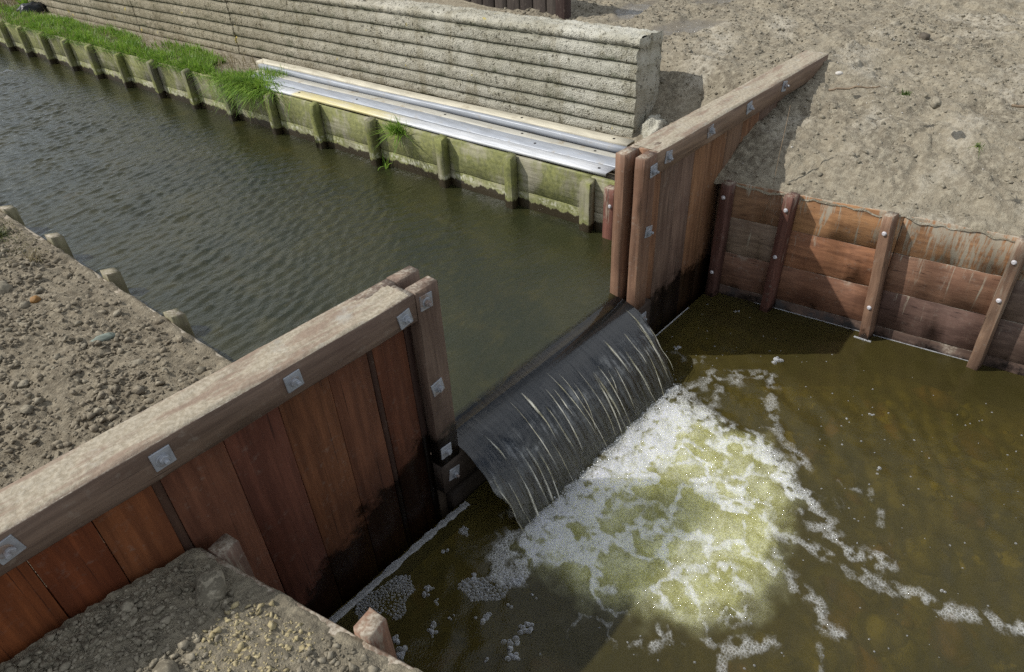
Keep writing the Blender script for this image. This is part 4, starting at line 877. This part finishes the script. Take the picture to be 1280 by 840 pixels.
# ------------------------------------------------------------------ steel rails lying along the far edge
rl = ['bright white galvanised rail lying nearest the ditch', 'bluish galvanised rail second from the ditch', 'soiled galvanised rail third from the ditch', 'narrow upright steel rail beside the cream coloured one', 'cream coloured rail lying against the concrete wall']
def rail(k, xo, w_, z0, z1, y0, y1, mat, tilt=0.0, hole=(), nm=.003):
    # C-channel, web up: outer profile and thickness nm
    e = thing('steel_rail', rl[k], 'rail', (x_far(4)+xo, 4, z0), 'steel rails lying beside the concrete wall')
    ny = 30; Ysr = np.linspace(y0, y1, ny); h_ = z1-z0
    pr = [(0, 0), (0, h_-.006), (.006, h_), (w_-.006, h_+tilt), (w_, h_-.006+tilt), (w_, tilt*.5), (w_-nm, tilt*.5), (w_-nm, h_-.008+tilt), (.008, h_-nm*1.6), (nm, h_-.01), (nm, 0)]
    n = len(pr); V = []
    sag = .004*np.sin(Ysr*1.7+k)
    for j, yy in enumerate(Ysr):
        for a, b_ in pr: V.append((x_far(yy)+xo+a+.006*math.sin(yy*.8+k*2), yy, z0+b_+sag[j]))
    F = [(j*n+i, (j+1)*n+i, (j+1)*n+(i+1) % n, j*n+(i+1) % n) for j in range(ny-1) for i in range(n)]
    wobj('channel', V, [np.array(F), np.array([list(range(n)), [(ny-1)*n+i for i in range(n-1, -1, -1)]])], mat, e)
    for hy in hole:
        bm = bmesh.new(); bmesh.ops.create_cone(bm, cap_ends=True, segments=12, radius1=.014, radius2=.014, depth=.004); me = bpy.data.meshes.new('hole_rim'); bm.to_mesh(me); bm.free(); me.materials.append(plain('dark_hole_%d' % k, (.03, .028, .025)) if 'dark_hole_%d' % k not in bpy.data.materials else bpy.data.materials['dark_hole_%d' % k])
        link('bolt_hole', me, e, Vector((x_far(hy)+xo+w_*.5, hy, z1+tilt*.5+.004*math.sin(hy*1.7+k)+.001))-e.location)
    return e
rail(0, .050, .150, 1.118, 1.148, .90, 6.35, GALVW, .003, (1.02, 5.5))
rail(1, .228, .140, 1.118, 1.152, .72, 6.75, GALV, .020, (1.9, 4.6))
rail(2, .398, .125, 1.118, 1.156, .88, 6.9, GALVD, -.003, (1.3, 2.2, 3.3))
rail(3, .553, .055, 1.118, 1.200, 1.0, 7.0, GALV, .004)
rail(4, .636, .130, 1.118, 1.206, 1.06, 7.2, GALVC, .008, (1.25, 2.4))

# ------------------------------------------------------------------ grass
def blades(P, L, az, lean, w0, droop, rg):
    n = len(P); k = 4; t = np.linspace(0, 1, k+1); V = np.zeros((n, k+1, 2, 3)); d = np.stack([np.cos(az), np.sin(az)], -1); s = np.stack([-d[:, 1], d[:, 0]], -1)
    for j, q in enumerate(t):
        hor = L*(np.sin(lean)*q+droop*q*q*.6); ver = L*(np.cos(lean)*q-droop*q*q*.75); wv = w0*(1-q**1.6)+.0004
        for m_, sg in enumerate((-1, 1)):
            V[:, j, m_, 0] = P[:, 0]+d[:, 0]*hor+s[:, 0]*wv*sg; V[:, j, m_, 1] = P[:, 1]+d[:, 1]*hor+s[:, 1]*wv*sg; V[:, j, m_, 2] = P[:, 2]+ver
    b = np.arange(n)[:, None]*(2*(k+1))+np.arange(k)[None, :]*2; b = b.ravel()
    return V.reshape(-1, 3), np.stack([b, b+1, b+3, b+2], -1)
rg = np.random.default_rng(77); N = 60000
y = 6.2+rg.random(N)**1.15*12; u = rg.random(N)**1.4*.95; cl = fbm(u*3, y*1.3, 3, 120)
wid = np.clip(.52-.25*np.exp(-((y-7.5)/.8)**2)+.35*fbm(y*.7, y*0+4, 2, 121)+.25*(y > 8), .1, .85); keep = (u < wid) & (cl+.8*fbm(u*1.5, y*.55, 2, 122)+rg.random(N)*.8 > .34) & (y+.35*rg.random(N) > 6.45)
y, u = y[keep], u[keep]; x = x_far(y)+.03+u; n = len(y)
L = rg.uniform(.06, .18, n)*(1+.6*np.clip(cl[keep], -.5, 1)); edge = u < .09
az = np.where(edge, np.pi+rg.normal(0, .8, n), rg.random(n)*6.28); lean = np.where(edge, rg.uniform(.1, .9, n), np.abs(rg.normal(0, .5, n))); dr = np.where(edge, rg.uniform(.2, 1.0, n), rg.uniform(0, .7, n))
V, F = blades(np.stack([x, y, np.full(n, 1.07)], -1), L, az, lean, rg.uniform(.004, .009, n), dr, rg)
tag(wobj('grass', V, F, GRASS), kind='stuff', label='bright green grass spilling over the mossy far wall')
nd = 2600; yd = 6.4+rg.random(nd)*11; ud = rg.random(nd)*.85
V, F = blades(np.stack([x_far(yd)+.03+ud, yd, np.full(nd, 1.07)], -1), rg.uniform(.08, .26, nd), rg.random(nd)*6.28, np.abs(rg.normal(0, .6, nd)), rg.uniform(.0025, .005, nd), rg.uniform(.1, 1.2, nd), rg)
tag(wobj('dead_grass', V, F, DRY), kind='stuff', label='dead straw stems among the green grass on the far wall')
nn = 2600; yc = rg.normal(6.55, .28, nn); uc = np.abs(rg.normal(0, .12, nn)); az = np.pi+rg.normal(0, 1.1, nn)
V, F = blades(np.stack([x_far(yc)-.01+uc, yc, np.full(nn, 1.08)], -1), rg.uniform(.12, .34, nn), az, np.abs(rg.normal(.4, .5, nn)), rg.uniform(.004, .008, nn), rg.uniform(.4, 1.5, nn), rg)
tag(wobj('grass_clump', V, F, GRASS), label='big grass clump drooping over the mossy wall at the rail ends', cat='plant', kind='stuff')
SPRIG = grassmat('sprig', (.07, .12, .03), (.13, .19, .05))
def tuft(label, x, y, z, n, Lr, seed, azm=None, mat=GRASS, name='grass_tuft', w_=(.003, .006), lean_s=.7, sp=.042):
    rg = np.random.default_rng(seed); P = np.stack([rg.normal(0, sp*.8, n), rg.normal(0, sp*1.2, n), np.zeros(n)], -1)
    az = rg.random(n)*6.28 if azm is None else azm+rg.normal(0, 1.0, n)
    V, F = blades(P, rg.uniform(*Lr, n), az, np.abs(rg.normal(0, lean_s, n)), rg.uniform(*w_, n), rg.uniform(.1, 1.2, n), rg)
    o = link(name, np_mesh(name, V, F, [mat])); o.location = (x, y, z); return tag(o, label, 'plant')
tuft('lone green grass tuft rooted in the mossy wall between two posts', 2.66, 3.55, 1.05, 240, (.10, .27), 5, math.pi)
tuft('thin reed sprouting from the waterline beside a mossy post', 2.58, 3.82, .58, 8, (.16, .28), 6, -.5, w_=(.006, .010), lean_s=.25)
tuft('small patch of green weed on the right mud slope', 4.45, -1.0, hr(4.45, -1.0)-.01, 40, (.03, .07), 7, w_=(.003, .006), sp=.014, mat=SPRIG)
tuft('tiny green sprout at the top of the right boards', 3.75, -1.72, hr(3.75, -1.72)-.02, 30, (.04, .06), 17, w_=(.003, .005), sp=.010, mat=SPRIG)
tuft('clump of dry straw stems on the near bank edge', -1.07, 3.62, hl(-1.07, 3.62)-.01, 60, (.10, .2), 8, mat=DRY, w_=(.002, .004))
tuft('dark green weedy growth at the far end of near bank', -1.12, 4.35, hl(-1.12, 4.35)-.01, 420, (.05, .13), 9, mat=grassmat('dark_weed', (.06, .085, .02), (.10, .11, .04)))
rgx = np.random.default_rng(31); n = 3500; y = 3.75+rgx.random(n)*2.2; u = rgx.random(n)*1.6; x = x_near(y)-.06-u
V, F = blades(np.stack([x, y, h_left(x, y, u)], -1), rgx.uniform(.03, .09, n), rgx.random(n)*6.28, np.abs(rgx.normal(0, .9, n)), rgx.uniform(.0015, .0035, n), rgx.uniform(.2, 1.2, n), rgx)
tag(wobj('dead_grass', V, F, grassmat('dead_grass', (.10, .09, .045), (.16, .145, .08))), kind='stuff', label='flattened dead grass on the far end of near bank')
# brush at the far left end of the concrete wall
rgb = np.random.default_rng(55); n = 1400; y = 16.2+rgb.random(n)*4.0; x = x_far(y)+.25+rgb.random(n)*2.2
V, F = blades(np.stack([x, y, np.full(n, 1.08)], -1), rgb.uniform(.25, .8, n), rgb.random(n)*6.28, np.abs(rgb.normal(0, .5, n)), rgb.uniform(.004, .009, n), rgb.uniform(0, .6, n), rgb)
tag(wobj('dry_reeds', V, F, DRY), kind='stuff', label='tangle of dry reed stems beyond the end of the wall')
tuft('leafy green weed at the far end of the concrete wall', 3.0, 16.0, 1.1, 160, (.15, .45), 21, mat=GRASS, name='weed', w_=(.012, .03))
hump('rubbish_sack', 'dark sack lying by the far end of the ribbed wall', 2.95, 15.5, 1.14, .20, plain('dark_sack', (.02, .022, .025), .4), (1.5, 1.0, .7), 61, 'sack')

# ------------------------------------------------------------------ sticks and roots on the mud
def stick(label, pts, r, name='stick'):
    V = []; P = np.array(pts, float); tt = np.linspace(0, 1, 14); idx = np.linspace(0, 1, len(P)); Q = np.stack([np.interp(tt, idx, P[:, i]) for i in range(3)], -1); Q += np.random.default_rng(len(label)).normal(0, r*.5, Q.shape)
    for i, q in enumerate(Q):
        for a in range(6):
            rr = r*(1-.4*i/13); V.append(q+rr*np.array([math.cos(a*1.047)*.7, math.cos(a*1.047)*.7, math.sin(a*1.047)]))
    F = [(i*6+a, i*6+(a+1) % 6, (i+1)*6+(a+1) % 6, (i+1)*6+a) for i in range(13) for a in range(6)]
    o = wobj(name, V, [np.array(F), np.array([[5, 4, 3, 2, 1, 0], [78+a for a in range(6)]])], DRYW, smooth=True); return tag(o, label, 'stick')
DRYW = plain('dry_root', (.27, .20, .13))
def on_r(x, y, dz=.01): return (x, y, hr(x, y)+dz)
stick('short root poking out of the mud near the shadow edge', [on_r(4.28, -.42), on_r(4.36, -.62), on_r(4.44, -.78)], .010)
stick('dark twig lying on the mud above the right boards', [on_r(4.55, -1.75), on_r(4.72, -1.95), on_r(4.83, -2.15)], .012)
stick('thin root dangling over the first bay of right boards', [on_r(3.62, -.36, .02), (3.47, -.40, 1.16), (3.405, -.42, 1.05), (3.395, -.40, .9), (3.392, -.37, .82)], .005)
stick('bent twig half buried in the upper right mud', [on_r(5.2, -1.9), on_r(5.35, -1.8, .03), on_r(5.5, -1.95)], .011)

# ------------------------------------------------------------------ dark timber stack and red box beyond the wall
db = thing('timber_bulkhead', 'dark old timber boards standing beyond the concrete wall', 'bulkhead', (5.6, 5, 1.6))
for k in range(13):
    y0 = 3.62+k*.225
    beam('board', (5.66-.03*k/3, y0+.11, 1.3), (5.66-.03*k/3, y0+.11, 2.72+.02*(k % 3)), (0, 1, 0), .215, .05, WDARK, db, ((.065, .055, .048), (.08, .068, .06), (.055, .045, .04))[k % 3], seg=8)
beam('corner_post', (5.6, 3.53, 1.3), (5.6, 3.53, 2.78), (0, 1, 0), .15, .14, WDARK, db, (.05, .032, .028), seg=8)
rb = thing('red_crate', 'faded red painted boards beside the dark timber bulkhead', 'crate', (5.3, 7, 1.7))
REDP = plain('red_paint', (.28, .05, .04))
for k in range(4): beam('plank', (5.3, 6.62+k*.27, 1.3), (5.3, 6.62+k*.27, 2.40), (0, 1, 0), .262, .05, REDP, rb, None, seg=6)

# ------------------------------------------------------------------ foam, bubbles
def foam_line(pts, r0, label, seed, flat=.5, y_lock=None):
    P = np.array(pts, float); k = 110; idx = np.linspace(0, 1, len(P)); t = np.linspace(0, 1, k); Q = np.stack([np.interp(t, idx, P[:, i]) for i in range(2)], -1)
    rr = r0*(1+.8*fbm(t*16, t*0+seed, 4, seed)); V = []; d = P[-1]-P[0]; d /= np.linalg.norm(d); nn = np.array([-d[1], d[0]])
    for i in range(k):
        for a in np.linspace(0, math.pi, 7):
            q = Q[i]+nn*math.cos(a)*rr[i]; V.append((q[0], q[1], .002+math.sin(a)*rr[i]*flat))
    F = [(i*7+a, (i+1)*7+a, (i+1)*7+a+1, i*7+a+1) for i in range(k-1) for a in range(6)]
    return tag(wobj('foam_line', V, np.array(F), FOAMS, smooth=True), kind='stuff', label=label)
foam_line([(-1.40, -.032), (-1.1, -.036), (-.8, -.034), (-.45, -.030), (-.20, -.03), (-.02, -.035)], .024, 'grey foam line along the foot of the left wing wall', 3)
foam_line([(2.40, -.010), (2.98, -.010)], .006, 'thin foam line along the foot of right wing wall', 5)
foam_line([(x_rd(-.45)-.006, -.45), (x_rd(-2.2)-.006, -2.2)], .006, 'thin foam line along the foot of the right boards', 6)
foam_line([(x_rd(-1.5)-.13, -1.36), (x_rd(-1.5)-.12, -1.50)], .012, 'bit of foam at the foot of a revetment post', 7)
def inpoly(P, poly): return poly_sd(P[:, 0], P[:, 1], np.array(poly)) > 0
def rafts(poly, n, rmin, rmax, seed):
    rg = np.random.default_rng(seed); A = np.array(poly); lo, hi = A.min(0), A.max(0); out = []; rad = []
    C = lo+rg.random((n*14, 2))*(hi-lo); C = C[inpoly(C, poly)]; R = powr(rg, len(C), rmin, rmax, 2.2); R = np.sort(R)[::-1]
    for c, r in zip(C, R):
        if len(out) and (np.hypot(*(np.array(out)-c).T) < (np.array(rad)+r)*.82).any(): continue
        out.append(c); rad.append(r)
        if len(out) >= n: break
    return np.array(out), np.array(rad)
raft1 = [(-1.026, -.095), (-.977, -.055), (-.912, -.067), (-.813, -.083), (-.708, -.095), (-.656, -.157), (-.702, -.259), (-.796, -.264), (-.836, -.331), (-.909, -.323), (-.918, -.224), (-1.001, -.214), (-1.043, -.155)]
raft2 = [(-.524, -.447), (-.46, -.438), (-.353, -.54), (-.254, -.597), (-.312, -.701), (-.419, -.7), (-.534, -.578)]
for poly, nn, a, b_, sd, lab in ((raft1, 900, .0035, .011, 1, 'grey raft of bubbles beside the lower left boards'), (raft2, 600, .0035, .014, 2, 'loose raft of bubbles at the left foot of the waterfall')):
    C, R = rafts(poly, nn, a, b_, sd)
    tag(scatter('bubble_raft', np.concatenate([C, (R*.15)[:, None]], 1), R, BUB, 2, 0.0, .75, sd, True), label=lab)
bub = [((-.648, -.323), 8), ((-.65, -.431), 6), ((-.195, -.175), 8), ((-.393, -.199), 6), ((-.561, -.715), 8), ((-.579, -.937), 9), ((-.629, -.987), 8), ((-.464, -.94), 8), ((-.818, -.54), 8), ((-1.008, -.5), 9), ((-.275, -.847), 6), ((-.404, -.783), 5), ((-.74, -.897), 5), ((-.521, -1.1), 5), ((-.982, -.421), 7), ((-.676, -.553), 5), ((-.255, -.684), 10), ((-.422, -.483), 7), ((2.715, -.985), 10), ((1.825, -1.57), 6), ((1.272, -2.661), 6), ((1.998, -2.061), 6), ((2.38, -1.703), 5), ((3.188, -.39), 6), ((2.352, -.254), 8), ((2.533, -1.824), 5)]
BC, BR = [], []; rgq = np.random.default_rng(8)
for (bx, by), r in bub:
    for _ in range(3 if r < 7 else 9):
        rr = r*.0034*rgq.uniform(.3, .75); BC.append((bx+rgq.normal(0, r*.0022), by+rgq.normal(0, r*.0022), rr*.15)); BR.append(rr)
for _ in range(260):
    q = rgq.random(2)*np.array([3.4, 2.9])+np.array([-.2, -2.95]); rr = rgq.uniform(.003, .008); BC.append((q[0], q[1], .001)); BR.append(rr)
tag(scatter('bubbles', np.array(BC), np.array(BR), BUB, 2, 0.0, .8, 5, True), label='single bubbles drifting on the pool')
# froth beads where foam is thick
N = 26000; px = -.3+rgq.random(N)*3.1; py_ = -.42-rgq.random(N)*2.8; fo, ae = foam_fields(px, py_)
keep = (fo*1.2+.18*ae+.35*fbm(px*18, py_*18, 2, 130)) > .70+rgq.random(N)*.85; px, py_, fo = px[keep], py_[keep], fo[keep]
R = powr(rgq, len(px), .0022, .0075, 2.4); zz = fo*.016+.03*np.exp(-((py_+.75)/.45)**2)*(px > 0)*(px < 1.8)
BEAD = foam_mat('froth_bead', (.80, .82, .82), .9)
tag(scatter('froth', np.stack([px, py_, zz], -1), R, BEAD, 1, 0.0, .85, 6, True), label='white froth beads on the churned foam below the weir')
# splash along the foot of the sheet
N = 2600; tx = rgq.random(N); px = .02+tx*1.9; py_ = -.50-np.abs(rgq.normal(0, .035, N)); pz = np.abs(rgq.normal(0, .022, N)); R = powr(rgq, N, .002, .008, 2.2)
tag(scatter('splash', np.stack([px, py_, pz], -1), R, BEAD, 1, 0.0, 1, 9, True), label='splash droplets along the foot of the waterfall')
print('tris', sum(len(p.data.polygons) for p in S.objects if p.type == 'MESH'))
